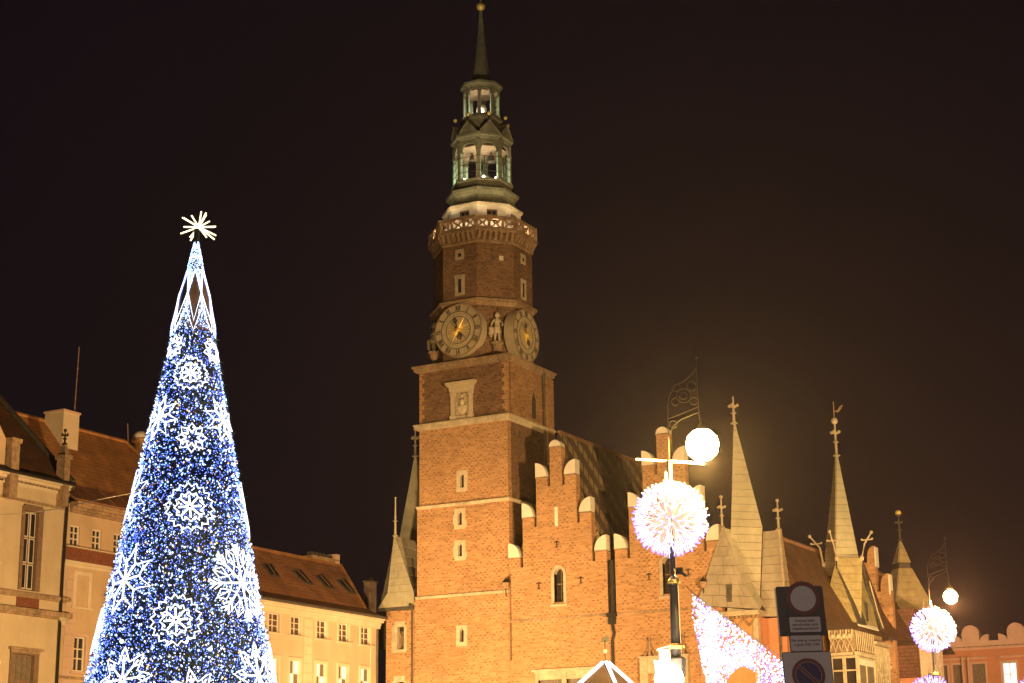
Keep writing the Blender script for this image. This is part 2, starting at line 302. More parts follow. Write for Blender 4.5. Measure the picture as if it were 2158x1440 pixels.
# ================================================================== CLOCK TOWER
TW = empty('clock_tower', (-63.5, 112, 0), 'tall brick town hall tower with two clock faces and a copper spire', 'tower')
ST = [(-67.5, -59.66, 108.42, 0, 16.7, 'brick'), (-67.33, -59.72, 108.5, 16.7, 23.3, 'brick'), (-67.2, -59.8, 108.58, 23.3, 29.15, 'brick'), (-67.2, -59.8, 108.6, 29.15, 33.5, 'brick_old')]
slots = [(-63.56, 13.2, 14.65), (-63.72, 19.25, 20.7), (-63.72, 21.5, 23.0), (-63.58, 24.2, 25.75)]
for x0, x1, y0, z0, z1, m in ST:
    fr = FY(y0); hs = [(u-.45, u+.45, a, b) for u, a, b in slots if z0 < a < z1]
    if z0 > 29: hs = [(-64.45, -62.65, 29.6, 31.5)]
    holewall('wall', m, TW, fr, x0, x1, z0, z1, hs, .5)
    b = MB(); b.box(x0, x1, y0+.5, 115.3, z0, z1); b.build('wall', 'brick_side' if z0 > 29 else 'brick_dim', TW)  # lower flank gets darker brick: shade put into the colour
    for u, a, c in slots:
        if z0 < a < z1: slot(fr, u, a, c, TW, hood=a > 18 and a < 23)
for z, p, h in ((16.7, .12, .24), (23.3, .1, .16), (29.15, .24, .42), (33.5, .32, .5)):
    b = MB(); x0, x1, y0 = -67.33, -59.72, 108.5
    b.loft([[(x0-q, y0-q, zz), (x1+q, y0-q, zz), (x1+q, 115.3+q, zz), (x0-q, 115.3+q, zz)] for q, zz in ((.0, z-.1), (p*.6, z), (p*.75, z+h*.45), (p, z+h*.5), (p, z+h*.8), (.02, z+h))])
    b.build('string_course', 'stone_dk' if z > 30 else 'stone', TW)
for s, u in ((1, -67.21), (-1, -59.79)):                       # lighter quoins of the upper stage
    q = MB(FY(108.6))
    for i in range(12):
        z = 29.62+i*.33; L = .42 if i % 2 else .24
        a, b2 = (u, u+L) if s > 0 else (u-L, u)
        q.box(a, b2, -.3, .018, z, z+.325)
    q.build('quoins', 'brick', TW)
# relief panel with the arms
fr = FY(108.6); P = MB(fr)
for a, b in ((-64.45, -64.17), (-62.93, -62.65)):
    P.box(a, b, -.2, .16, 29.62, 31.5); P.box(a-.06, b+.06, -.2, .22, 29.55, 29.85); P.box(a-.05, b+.05, -.2, .2, 31.36, 31.52)
P.box(-64.17, -62.93, -.2, .1, 29.6, 29.8)
P.build('relief_frame', 'stone_lt', TW)
P = MB(fr)
for q, z0, z1 in ((.0, 31.52, 31.7), (.05, 31.7, 32.0), (.16, 32.0, 32.12), (.26, 32.12, 32.32)): P.box(-64.52-q, -62.58+q, -.2, .16+q, z0, z1)
P.build('relief_cornice', 'stone_lt', TW)
R = MB(fr); R.box(-64.17, -62.93, -.3, -.05, 29.8, 31.52); rp = R.build('relief_field', 'stone', TW)
R = MB(fr)
sh = [(-63.9, 30.75), (-63.2, 30.75), (-63.15, 30.3), (-63.55, 29.92), (-63.95, 30.3)]
sh = [(x, 29.8+(z-29.8)*.8) for x, z in sh]
R.loft([[(x, -.05, z) for x, z in sh], [(x, .1, z) for x, z in sh], [(-63.55+(x+63.55)*.8, .15, 30.3+(z-30.3)*.8) for x, z in sh]])
R.build('shield', 'stone_lt', rp)
rnd = random.Random(3); R = MB(fr)
def curl(c, r, a0, turns, w=.05, d=.09):
    pts = []
    for i in range(13):
        t = i/12; a = a0+turns*2*pi*t; q = r*(1-.75*t); pts.append((c[0]+q*cos(a), d-.02, c[1]+q*sin(a)))
    R = MB(fr); R.tube(pts, w, 5, w*.6); R.build('scroll', 'stone_lt', rp)
for x, z, r, s in ((-63.95, 31.3, .18, 1), (-63.15, 31.3, .18, -1), (-63.98, 30.9, .14, -1), (-63.12, 30.85, .14, 1), (-64.0, 30.15, .13, 1), (-63.1, 30.15, .13, -1), (-63.75, 31.75, .13, 1), (-63.35, 31.75, .13, -1), (-63.95, 30.5, .1, 1), (-63.14, 30.5, .1, -1)):
    curl((x, 29.8+(z-29.8)*.79), r*1.05, rnd.random()*6, s*1.2)
R = MB(); c = Vector((-63.55, 108.55, 30.85)); R.lathe(c, [(.12, -.3), (.19, -.1), (.17, .1), (.1, .2), (.02, .25)], 8); R.ball(c+Vector((0, 0, .42)), .13); R.build('helmet_crest', 'stone_lt', rp)
# pointed blind window of the side wall and small slots
b = MB(FX(-59.78)); pts = [(112.3, .0, 29.9), (112.9, .0, 29.9), (112.9, .0, 31.3), (112.6, .0, 31.9), (112.3, .0, 31.3)]
b.prism(pts, 0, (0, .02, 0)); b.build('blind_window', 'rust', TW)
for yy in (109.6, 110.3):
    b = MB(FX(-59.78)); b.box(yy-.05, yy+.05, 0, .03, 28.1, 28.6); b.build('putlog_slit', 'rust', TW)
# downpipe on the flank
b = MB(); b.tube([(-59.6, 113.9, 33.3), (-59.6, 113.9, 20)], .09); b.tube([(-59.55, 113.8, 33.6), (-59.6, 113.9, 33.2)], .16); b.build('downpipe', 'rust', TW)
# buttress of the flank behind it
b = MB(); b.box(-59.8, -59.5, 114.3, 115.3, 16, 33.3); b.build('pilaster_strip', 'brick_side', TW)

# ---- octagon
OC = Vector((-63.75, 112.15, 0)); A8 = pi/8
def ring(R, z, n=8, rot=A8, c=OC): return [(c.x+R*cos(2*pi*i/n+rot), c.y+R*sin(2*pi*i/n+rot), z) for i in range(n)]
def oct_(name, prof, m, parent=TW, **k): b = MB(); b.loft([ring(r, z) for r, z in prof]); return b.build(name, m, parent, **k)
def oface(k, ap, z=0):
    """frame on face k of the octagon (0 = +x, counted anticlockwise), u along it, outward"""
    a = k*pi/4; n = Vector((cos(a), sin(a), 0)); return frame(OC+n*ap, (-sin(a), cos(a), 0), n)
C8 = cos(A8)
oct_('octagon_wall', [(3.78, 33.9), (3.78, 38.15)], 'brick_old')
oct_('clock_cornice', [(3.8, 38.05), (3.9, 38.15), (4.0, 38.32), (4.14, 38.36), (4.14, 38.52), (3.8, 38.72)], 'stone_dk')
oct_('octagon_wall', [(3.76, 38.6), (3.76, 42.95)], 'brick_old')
for k in (6, 7, 0, 5):
    fr = oface(k, 3.76*C8)
    if k % 2 == 0:
        for z0, z1, w in ((38.95, 40.55, .82), (41.75, 42.55, .74)):
            t = MB(fr); iw = .3; zi0, zi1 = z0+.22, z1-.3
            if k == 0: pass
            t.box(-w/2, -iw/2, 0, .05, z0, z1); t.box(iw/2, w/2, 0, .05, z0, z1); t.box(-iw/2, iw/2, 0, .05, z0, zi0); t.box(-iw/2, iw/2, 0, .05, zi1, z1)
            wo = t.build('slit_window', 'stone', TW); MB(fr).box(-iw/2, iw/2, .0, .012, zi0, zi1).build('pane', 'glass', wo)
    if k == 7:
        MB(fr).box(.3, .62, 0, .04, 41.6, 41.95).build('stone_block', 'cap', TW); MB(fr).box(-.28, -.0, 0, .03, 41.6, 41.9).build('vent_hole', 'rust', TW)
# corbelled gallery
oct_('corbel_band', [(3.78, 42.9), (3.9, 42.98), (3.88, 43.1), (3.86, 43.15)], 'stone_dk')
b = MB(); n = 0
for k in range(8):
    fr = oface(k, 3.78*C8)
    for i in range(7):
        u = (i-3)*.43; w = .1
        pts = [(u-w, 0, 43.15), (u-w, .1, 43.15), (u-w, .42, 43.72), (u-w, 0, 43.72)]
        mb = MB(fr); mb.prism(pts, 0, (2*w, 0, 0)); mb.build('corbel', 'stone_dk', TW)
oct_('gallery_floor', [(3.9, 43.7), (4.22, 43.74), (4.25, 43.9), (4.15, 43.95), (3.5, 43.96)], 'stone_dk')
oct_('gallery_fascia', [(3.82, 43.1), (3.95, 43.7)], 'brick_old')
for k in range(8):                                             # pierced balustrade, panel by panel
    fr = oface(k, 4.02*C8); L = 4.02*sin(A8)
    t = MB(fr); t.box(-L, L, -.1, .1, 43.97, 44.1); t.box(-L-.03, L+.03, -.14, .16, 44.72, 44.95)
    for u in (-L, -L/3, L/3, L): t.box(u-.09, u+.09, -.09, .08, 44.1, 44.72)
    for i in range(3):
        uc = -L+L/3+i*2*L/3
        for s in (-1, 1):
            t.tube([(uc+s*.38, 0, 44.1), (uc+s*.1, 0, 44.3), (uc+s*.16, 0, 44.5), (uc+s*.36, 0, 44.72)], .065, 5)
            t.tube([(uc-s*.3, 0, 44.15), (uc+s*.3, 0, 44.66)], .055, 4)
        t.lathe((0, 0, 0), [(0.01, 0), (.01, .01)], 3) if False else None
    t.build('balustrade', 'stone_dk', TW)
    a = k*pi/4+A8; b = MB(); b.box(-.14, .14, -.14, .14, 0, 1.02); o = b.build('baluster_post', 'stone_dk', TW)
    o.location = (OC.x+4.05*cos(a), OC.y+4.05*sin(a), 43.95); o.rotation_euler.z = a
# white drum
for k in range(8):
    fr = oface(k, 2.95*C8); L = 2.95*sin(A8)-.003
    hs = [(-.42, .42, 44.9, 45.85)]
    w = holewall('drum_wall', 'drum', TW, fr, -L, L, 44.0, 46.15, hs, .25)
    f = MB(fr); f.box(-.42, -.36, -.2, -.02, 44.9, 45.85); f.box(.36, .42, -.2, -.02, 44.9, 45.85); f.box(-.36, .36, -.2, -.02, 45.79, 45.85); f.box(-.03, .03, -.15, -.05, 44.9, 45.79); f.box(-.36, .36, -.15, -.06, 45.4, 45.46)
    wo = f.build('window', 'wood_b', TW); MB(fr).box(-.36, .36, -.24, -.2, 44.9, 45.79).build('pane', 'glass', wo)
oct_('drum_core', [(2.6, 44.0), (2.6, 46.1)], 'drum')
oct_('drum_eave', [(2.9, 46.1), (3.12, 46.18), (3.16, 46.32), (3.1, 46.36)], 'stone')
oct_('lower_roof', [(3.1, 46.36), (2.75, 46.6), (2.52, 46.95), (2.46, 47.2)], 'copper')
oct_('middle_cornice', [(2.46, 47.18), (2.6, 47.25), (2.66, 47.36), (2.84, 47.45), (2.86, 47.66), (2.6, 47.74)], 'copper')
oct_('lantern_foot', [(2.6, 47.74), (2.38, 47.9), (2.3, 48.0), (2.3, 48.35), (2.42, 48.42), (2.42, 48.55), (2.1, 48.6)], 'copper')
def lantern(R, z0, z1, name, cr, archz, colw):
    for k in range(8):
        a = k*pi/4+A8; b = MB(); b.box(-colw, colw, -colw, colw, 0, z1-z0)
        b.box(-colw*1.35, colw*1.35, -colw*1.35, colw*1.35, 0, .22); b.box(-colw*1.3, colw*1.3, -colw*1.3, colw*1.3, archz-z0-.1, archz-z0)
        o = b.build('column', 'copper', TW); o.location = (OC.x+R*cos(a), OC.y+R*sin(a), z0); o.rotation_euler.z = a
        p = MB(); p.box(-colw*1.02, -colw-.03, -colw*.8, colw*.8, .25, archz-z0-.12); p.box(-colw*.5, colw*.5, -colw-.03, -colw-.004, .25, archz-z0-.12); p.box(-colw*.5, colw*.5, colw+.004, colw+.03, .25, archz-z0-.12)
        o2 = p.build('column_facing', 'patina', o); o2.matrix_parent_inverse.identity()
        # arch spandrels between columns
        fr = oface(k, R*C8); L = R*sin(A8)-colw; t = MB(fr); H = z1-archz; N = 8
        arc = [(-L+2*L*i/N, archz+H*.72*sqrt(max(0, 1-(2*i/N-1)**2))) for i in range(N+1)]
        for i in range(N):
            (ua, za), (ub, zb) = arc[i], arc[i+1]
            t.poly([(ua, .06, za), (ub, .06, zb), (ub, .06, z1), (ua, .06, z1)]); t.poly([(ua, -.06, za), (ua, -.06, z1), (ub, -.06, z1), (ub, -.06, zb)]); t.poly([(ua, -.06, za), (ub, -.06, zb), (ub, .06, zb), (ua, .06, za)])
            t.box(ua, ua+.05, .06, .09, za+.02, za+.14)
        t.build('arch', 'copper', TW)
lantern(2.12, 48.5, 51.75, 'lower', 2.4, 50.9, .15)
oct_('lantern_vault', [(2.0, 51.3), (1.7, 51.62), (1.0, 51.74), (.2, 51.76)], 'vault')
oct_('lantern_cornice', [(2.1, 51.74), (2.22, 51.84), (2.3, 52.0), (2.46, 52.04), (2.48, 52.22), (2.2, 52.32)], 'copper')
# rails across the openings
for z in (49.15, 49.75, 50.35):
    b = MB(); b.tube([Vector(p) for p in ring(2.32, z)+[ring(2.32, z)[0]]], .022, 4); b.build('rail', 'iron', TW)
# ogee gables over each side with gilt balls
for k in range(8):
    fr = oface(k, 2.3*C8); L = 2.3*sin(A8)
    pts = [(-L, 0, 52.25), (L, 0, 52.25), (L*.78, 0, 52.42), (L*.5, 0, 52.75), (L*.2, 0, 53.0), (0, 0, 53.3), (-L*.2, 0, 53.0), (-L*.5, 0, 52.75), (-L*.78, 0, 52.42)]
    t = MB(fr); t.loft([[(x, .1, z) for x, _, z in pts], [(x, -.08, z) for x, _, z in pts], [(x*.3, -1.0, 52.3+(z-52.3)*.85) for x, _, z in pts]])
    g1 = t.build('ogee_gable', 'copper', TW)
    e = MB(fr); e.tube([(x, .12, z+.02) for x, _, z in pts[1:]], .05, 5); e.build('gable_moulding', 'copper', g1)
    f = MB(fr); f.tube([(0, 0, 53.2), (0, 0, 53.75)], .03, 5); f.build('finial_rod', 'iron', g1)
    f = MB(); f.ball(fr(Vector((0, 0, 53.85))), .15, 10, 7); f.build('finial_ball', 'gold', g1, smooth=True)
oct_('dome', [(2.1, 52.25), (1.75, 52.6), (1.62, 53.0), (1.56, 53.4), (1.52, 53.7), (1.66, 53.78), (1.66, 53.98), (1.5, 54.1), (1.45, 54.2)], 'copper')
lantern(1.32, 54.15, 56.45, 'upper', 1.5, 56.0, .11)
oct_('upper_vault', [(1.25, 56.2), (1.0, 56.42), (.5, 56.5), (.1, 56.52)], 'vault')
oct_('upper_cornice', [(1.3, 56.42), (1.45, 56.5), (1.55, 56.62), (1.68, 56.66), (1.7, 56.84), (1.5, 56.92)], 'copper')
sp = MB(); pr = [(1.5, 56.92), (1.02, 57.1), (.82, 57.4), (.66, 57.9), (.52, 58.6), (.40, 59.5), (.29, 60.6), (.19, 61.8), (.12, 62.8), (.085, 63.5)]
sp.loft([ring(r, z) for r, z in pr]); so = sp.build('spire', 'copper', TW)
for k in range(8):
    a = k*pi/4+A8; s = MB(); s.tube([(OC.x+(r+.01)*cos(a), OC.y+(r+.01)*sin(a), z) for r, z in pr[1:]], .022, 4); s.build('standing_seam', 'copper', so)
b = MB(); b.lathe((OC.x, OC.y, 0), [(.06, 63.4), (.3, 63.6), (.36, 63.8), (.3, 63.95), (.1, 64.05), (.05, 64.4), (.04, 66)], 14); b.build('spire_ball', 'gold', TW, smooth=True)
# bells and lamps inside the lanterns
for x, y, z, s in ((-.6, -.5, 50.75, .55), (.75, .1, 50.6, .75), (0, .4, 49.6, .8)):
    b = MB(); b.lathe((OC.x+x, OC.y+y, z), [(.02, s*.62), (s*.25, s*.6), (s*.32, s*.4), (s*.36, s*.1), (s*.52, -.1*s), (s*.5, -.14*s)], 14); b.tube([(OC.x+x, OC.y+y, z+s*.6), (OC.x+x, OC.y+y, 51.7)], .04); b.build('bell', 'rust', TW, smooth=True)
b = MB(); b.ball((OC.x, OC.y, 54.95), .42, 14, 8); b.build('inner_ball', 'drum', TW, smooth=True)
for x, y, z, s in ((.9, -1.35, 48.85, .09), (-.75, -1.45, 48.85, .09), (1.55, -.6, 48.85, .08), (.55, -.85, 54.35, .08), (-.65, -.8, 54.35, .08)):
    b = MB(); b.lathe((OC.x+x, OC.y+y, z-.12), [(.05, -.15), (.08, 0)], 8); b.ball((OC.x+x, OC.y+y, z), s, 8, 5); b.build('lantern_lamp', 'bulb', TW)
point('lantern_light', (OC.x, OC.y-.2, 48.95), 150, (1, .70, .42), .05)
point('lantern_light', (OC.x-.9, OC.y-1.2, 49.0), 60, (.8, 1, .70), .04)
point('lantern_light', (OC.x+1.0, OC.y-1.0, 49.0), 60, (.8, 1, .70), .04)
point('upper_lantern_light', (OC.x+.1, OC.y-.6, 54.5), 75, (1, .85, .62), .04)
for k in (5, 6, 7, 0, 1): 
    a = k*pi/4; point('gallery_light', (OC.x+3.35*cos(a), OC.y+3.35*sin(a), 44.25), 45, (1, .78, .5), .04)
for k in (5.6, 6.6, 7.6):
    a = k*pi/4; spot('roof_light', (OC.x+5.4*cos(a), OC.y+5.4*sin(a), 44.2), (OC.x, OC.y, 54.5), 550, 75, .9, (1, .80, .42), .05)

# ---- clocks
def clock(fr, uc, zc, R=2.02):
    def cyl(name, r0, r1, d0, d1, m, parent, n=48):
        b = MB(fr); b.loft([[(uc+r*cos(2*pi*i/n), d, zc+r*sin(2*pi*i/n)) for i in range(n)] for r, d in ((r0, d0), (r1, d1))]); return b.build(name, m, parent)
    ck = cyl('clock_drum', R, R, -.3, .42, 'dial', TW); cf = cyl('clock_face', R-.03, R-.03, .42, .46, 'dial', ck) 
    def rg(name, r, w, m, d=.46):
        b = MB(fr); n = 48
        b.loft([[(uc+q*cos(2*pi*i/n), dd, zc+q*sin(2*pi*i/n)) for i in range(n)] for q, dd in ((r-w, d), (r-w, d+.03), (r+w, d+.03), (r+w, d))], cap=False); b.build(name, m, ck)
    rg('rim_ring', R-.06, .05, 'stone_dk'); rg('hour_ring', 1.42, .02, 'rust'); rg('minute_ring', 1.14, .03, 'stone'); rg('minute_ring', 1.02, .012, 'rust')
    num = ['XII', 'I', 'II', 'III', 'IIII', 'V', 'VI', 'VII', 'VIII', 'IX', 'X', 'XI']
    for h, s in enumerate(num):
        a = pi/2-h*pi/6; er = Vector((cos(a), 0, sin(a))); et = Vector((sin(a), 0, -cos(a))); c = Vector((uc, .485, zc)); b = MB(fr)
        ws = {'I': .11, 'V': .24, 'X': .24}; tot = sum(ws[ch] for ch in s); x = -tot/2
        def bar(x0, r0, x1, r1, w=.028):
            p, q = c+et*x0+er*r0, c+et*x1+er*r1; t = (q-p).normalized(); sd = Vector((-t.z, 0, t.x))*w
            b.loft([[p-sd, p+sd, p+sd+Vector((0, .02, 0)), p-sd+Vector((0, .02, 0))], [q-sd, q+sd, q+sd+Vector((0, .02, 0)), q-sd+Vector((0, .02, 0))]])
        for ch in s:
            w = ws[ch]; m_ = x+w/2
            if ch == 'I': bar(m_, 1.48, m_, 1.86, .026)
            if ch == 'V': bar(m_-.08, 1.86, m_, 1.48, .03); bar(m_+.08, 1.86, m_, 1.48, .016)
            if ch == 'X': bar(m_-.08, 1.86, m_+.08, 1.48, .03); bar(m_+.08, 1.86, m_-.08, 1.48, .016)
            x += w
        b.build('numeral', 'rust', ck)
        b = MB(fr); rr = .035; n = 8; a2 = a; b.loft([[(uc+1.14*cos(a2)+rr*cos(2*pi*i/n), d, zc+1.14*sin(a2)+rr*sin(2*pi*i/n)) for i in range(n)] for d in (.49, .52)]); b.build('hour_stud', 'gold', ck)
    for k in range(20):                                       # sunburst hands and rays
        a = 2*pi*k/20+.1; up = cos(a-radians(28)) ; L = .95 if k % 2 else .75; g_ = abs(cos(a-radians(30))) > .35
        b = MB(fr); b.tube([(uc+.12*cos(a), .50, zc+.12*sin(a)), (uc+L*cos(a), .50, zc+L*sin(a))], .055 if g_ else .024, 4, .02); b.build('ray', 'gold' if g_ else 'rust', ck)
    for a, L, r in ((radians(105), .72, .2), (radians(-72), .55, .24)):   # the two hands, pierced ends
        b = MB(fr); b.tube([(uc, .56, zc), (uc+(L+.45)*cos(a), .56, zc+(L+.45)*sin(a))], .025, 4, .012)
        cx_, cz_ = uc+L*cos(a), zc+L*sin(a)
        b.tube([(cx_+r*.8*cos(t*pi/6), .56, cz_+r*.8*sin(t*pi/6)) for t in range(13)], .038, 5); b.tube([(cx_+r*.4*cos(t*pi/3), .56, cz_+r*.4*sin(t*pi/3)) for t in range(7)], .03, 4)
        b.build('clock_hand', 'rust', ck)
    b = MB(); b.ball(fr(Vector((uc, .55, zc))), .17); b.build('hub', 'gold', ck, smooth=True)
clock(oface(6, 3.78*C8), .12, 36.18); clock(oface(0, 3.78*C8), -.55, 36.0)

# ---- carved knights on consoles at the corners of the octagon
def skin_fig(name, pts, edges, m, parent=None, lvl=1):
    me = bpy.data.meshes.new(name); me.from_pydata([p[:3] for p in pts], edges, []); o = bpy.data.objects.new(name, me); COL.objects.link(o)
    md = o.modifiers.new('s', 'SKIN'); md.use_smooth_shade = True
    for i, p in enumerate(pts): me.skin_vertices[0].data[i].radius = (p[3], p[3]*(p[4] if len(p) > 4 else 1))
    me.skin_vertices[0].data[0].use_root = True
    o.modifiers.new('u', 'SUBSURF').levels = lvl; o.modifiers['u'].render_levels = lvl
    bpy.context.view_layer.update(); dg = bpy.context.evaluated_depsgraph_get(); nm = bpy.data.meshes.new_from_object(o.evaluated_get(dg)); o.modifiers.clear(); o.data = nm
    nm.materials.clear(); nm.materials.append(M[m])
    if parent: o.parent = parent
    return o
def statue(k, label):
    a = k*pi/4; n = Vector((cos(a), sin(a), 0)); base = OC+n*(3.78*C8+.32); 
    S = empty('statue', base+Vector((0, 0, 35.15)), label, 'statue', 'carved knights around the clock stage'); S.rotation_euler.z = a-pi/2+pi; S.scale = (1.15, 1.15, 1.12); bpy.context.view_layer.update()
    # local: -y is outward
    pts = [(0, 0, .92, .2, .8), (0, 0, 1.12, .17, .8), (0, 0, 1.38, .23, .7), (0, 0, 1.55, .12, .9), (0, 0, 1.66, .075), (0, -.03, 1.8, .115), (0, -.02, 1.9, .1),
           (.24, 0, 1.5, .085), (.36, -.06, 1.25, .075), (.26, -.24, 1.12, .06), (.18, -.3, 1.16, .05),
           (-.24, 0, 1.5, .085), (-.38, .0, 1.24, .075), (-.42, -.12, .98, .06), (-.42, -.17, .88, .05),
           (.11, 0, .78, .14), (.13, -.03, .42, .095), (.14, 0, .1, .075), (.15, -.13, .04, .06), (-.11, 0, .78, .14), (-.15, -.06, .42, .095), (-.17, 0, .1, .075), (-.19, -.12, .04, .06)]
    ed = [(0, 1), (1, 2), (2, 3), (3, 4), (4, 5), (5, 6), (3, 7), (7, 8), (8, 9), (9, 10), (3, 11), (11, 12), (12, 13), (13, 14), (0, 15), (15, 16), (16, 17), (17, 18), (0, 19), (19, 20), (20, 21), (21, 22)]
    o = skin_fig('body', pts, ed, 'stone', S)
    b = MB(); b.lathe((0, 0, 0), [(.3, .62), (.27, .85), (.2, 1.02), (.22, 1.1)], 14); o = b.build('tunic_skirt', 'stone', None, smooth=True); o.parent = S
    b = MB(); b.loft([[(-.16, -.14, 1.74), (.16, -.14, 1.74), (.16, .12, 1.74), (-.16, .12, 1.74)], [(-.13, -.12, 1.92), (.13, -.12, 1.92), (.13, .1, 1.92), (-.13, .1, 1.92)], [(-.03, -.03, 2.08), (.03, -.03, 2.08), (.03, .03, 2.08), (-.03, .03, 2.08)]]); o = b.build('helmet', 'stone', None); o.parent = S
    sh = [(-.62, .98), (-.3, .98), (-.28, .5), (-.45, .22), (-.64, .5)]; b = MB(); b.loft([[(x, -.26, z) for x, z in sh], [(x*.95-.02, -.34, .62+(z-.62)*.8) for x, z in sh], [(x, -.18, z) for x, z in sh]]); o = b.build('shield', 'stone', None); o.parent = S
    b = MB(); b.tube([(.2, -.34, .2), (.2, -.3, 2.15)], .025); b.tube([(.2, -.3, 2.15), (.2, -.3, 2.4)], .05, 4, .005); o = b.build('spear', 'rust', None); o.parent = S
    b = MB(); b.lathe((0, 0, 0), [(.45, 0), (.45, -.1), (.36, -.16), (.3, -.4), (.16, -.62), (.05, -.8)], 8, A8); b.box(-.25, .25, 0, .5, -.6, 0); o = b.build('console', 'stone_dk', None); o.parent = S
    return S
statue(7, 'carved stone knight with shield on the corner between the two clock faces')
statue(5, 'carved stone knight seen from the side at the left edge of the clock stage')
# ================================================================== STAIR TURRET left of the tower
TU = empty('stair_turret', (-69, 110, 0), 'small brick stair turret with steep lead roof left of the clock tower', 'turret')
tx0, tx1, ty = -70.2, -67.52, 108.9
fr = FY(ty); hs = [(-69.45, -68.65, 13.3, 14.9), (-69.45, -68.65, 9.2, 11.0)]
holewall('wall', 'brick', TU, fr, tx0, tx1, 0, 16.25, hs, .4)
MB().box(tx0, tx1, ty+.4, ty+2.6, 0, 16.25).build('wall', 'brick', TU)
for u0, u1, z0, z1 in hs:
    t = MB(fr); w = .24
    t.box(u0-w, u0, -.2, .05, z0-.2, z1+.1); t.box(u1, u1+w, -.2, .05, z0-.2, z1+.1); t.box(u0, u1, -.2, .05, z0-.2, z0); t.box(u0-w*.2, u1+w*.2, -.2, .052, z1, z1+.42); t.box(u0, u0+.22, -.3, .03, z0, z1)
    wo = t.build('window', 'stone', TU); MB(fr).box(u0, u1, -.38, -.34, z0, z1).build('pane', 'glass', wo)
    g = MB(fr); 
    for i in range(-3, 8):
        for s in (1, -1):
            ua = u0+.22+i*.12; za, zb = z0, z1-.3; ub = ua+s*.5
            p = [(min(max(ua, u0+.22), u1), -.28, za), (min(max(ub, u0+.22), u1), -.28, zb)]
            g.tube(p, .012, 4)
    g.build('lead_lattice', 'stone_dk', wo)
# roof: two visible pitches built of lead sheets
def quadpanels(parent, A, B, C, D, rows, cols, m, gap=.012, th=.035, name='lead_sheet', off=.5, seed=0):
    """A-B bottom edge, D-C top edge; sheets between them, overlapping courses"""
    A, B, C, D = map(Vector, (A, B, C, D)); n = (B-A).cross(D-A).normalized(); r = random.Random(seed)
    for i in range(rows):
        t0, t1 = i/rows, (i+1)/rows; a, b, c, d = A.lerp(D, t0), B.lerp(C, t0), B.lerp(C, t1), A.lerp(D, t1)
        L = (b-a).length; nc = max(1, min(cols, int(round(L/ .9)))) if cols > 1 else 1; sh = off/nc*(i % 2) if nc > 1 else 0
        cut = [0]+[k/nc+sh for k in range(1, nc)]+[1] if sh == 0 or nc == 1 else [0]+[k/nc-sh for k in range(1, nc+1)]+[1]
        for k in range(len(cut)-1):
            s0, s1 = cut[k], cut[k+1]
            if (s1-s0)*L < .12: continue
            e = gap/max(L, .05); h = .03*0+gap/max((d-a).length, .1)
            q = lambda s, t: (a.lerp(b, s)).lerp(d.lerp(c, s), t)
            p = [q(s0+e, h), q(s1-e, h), q(s1-e, 1-h), q(s0+e, 1-h)]
            lift = n*(th+r.uniform(0, .012)); p2 = [p[0]+lift*1.6, p[1]+lift*1.6, p[2]+lift, p[3]+lift]
            mb = MB(); mb.loft([p, p2]); mb.build(name, m, parent)
ap = PY(833, 1130, 109.9); e0 = ap.z-.05
rx0, rx1 = tx0-.45, tx1+.0; ze = 16.3
core = MB(); core.loft([[(rx0+.06, ty-.28, ze), (rx1, ty-.28, ze), (rx1, ty+3, ze), (rx0+.06, ty+3, ze)], [(ap.x-.05, 109.9, e0), (ap.x+.05, 109.9, e0), (ap.x+.6, 111.2, e0-.3), (ap.x, 111.2, e0-.3)]]); ro = core.build('roof', 'rust', TU)
zk = ze+1.1; fx = lambda x0, x1: x0+(x1-x0)
kneeL, kneeR = Vector((rx0+.62, ty-.08, zk)), Vector((rx1-.28, ty-.08, zk))
quadpanels(ro, (rx0, ty-.36, ze), (rx1+.02, ty-.36, ze), kneeR, kneeL, 1, 3, 'slate', seed=1)
quadpanels(ro, kneeL, kneeR, (ap.x+.07, 109.85, e0), (ap.x-.07, 109.85, e0), 8, 3, 'slate', seed=2)
quadpanels(ro, (rx1+.02, ty-.3, ze), (rx1+.06, ty+3, ze), (ap.x+.75, 111.4, e0-.2), (ap.x+.09, 109.9, e0), 7, 2, 'slate_p', seed=3)
MB().box(rx0-.05, rx1+.02, ty-.42, ty+2.6, ze-.22, ze-.02).build('gutter', 'rust', TU)
def finial(parent, base, h, m='stone', cross=.32, lean=(0, 0), ball=.12, r=.075, vane=False):
    b = Vector(base); d = Vector((lean[0], lean[1], 1)); q = lambda t: b+d*(h*t)
    f = MB(); f.tube([q(0), q(.3), q(.62), q(1)], r, 6, r*.45)
    f.lathe(q(.05), [(r, -.06), (r*2.4, 0), (r*2.0, .06), (r, .1)], 8); f.lathe(q(.42), [(r, -.05), (r*1.9, 0), (r, .08)], 8)
    o = f.build('finial', m, parent)
    c = q(.68); g = MB()
    if cross:
        for dx, dy in ((1, 0), (-1, 0), (0, 1), (0, -1)):
            e = c+Vector((dx, dy, .12))*cross*.8; g.tube([c, c+Vector((dx, dy, -.12))*cross*.5, e], r*.6, 5); g.ball(e, r*1.05, 6, 4)
        g.build('crosspiece', m, o)
    if ball: k = MB(); k.ball(q(1), ball, 10, 6); k.build('finial_ball', m, o, smooth=True)
    return o
finial(TU, (ap.x, 109.9, e0-.1), PY(830, 1050, 109.9).z-e0+.1, 'slate', 0, r=.1, ball=.08)
b = MB(); b.tube([(-67.62, 108.3, 16.3), (-67.62, 108.3, 0)], .07); b.tube([(-67.9, 108.4, 16.4), (-67.62, 108.3, 16.2)], .1); b.build('downpipe', 'rust', TU)
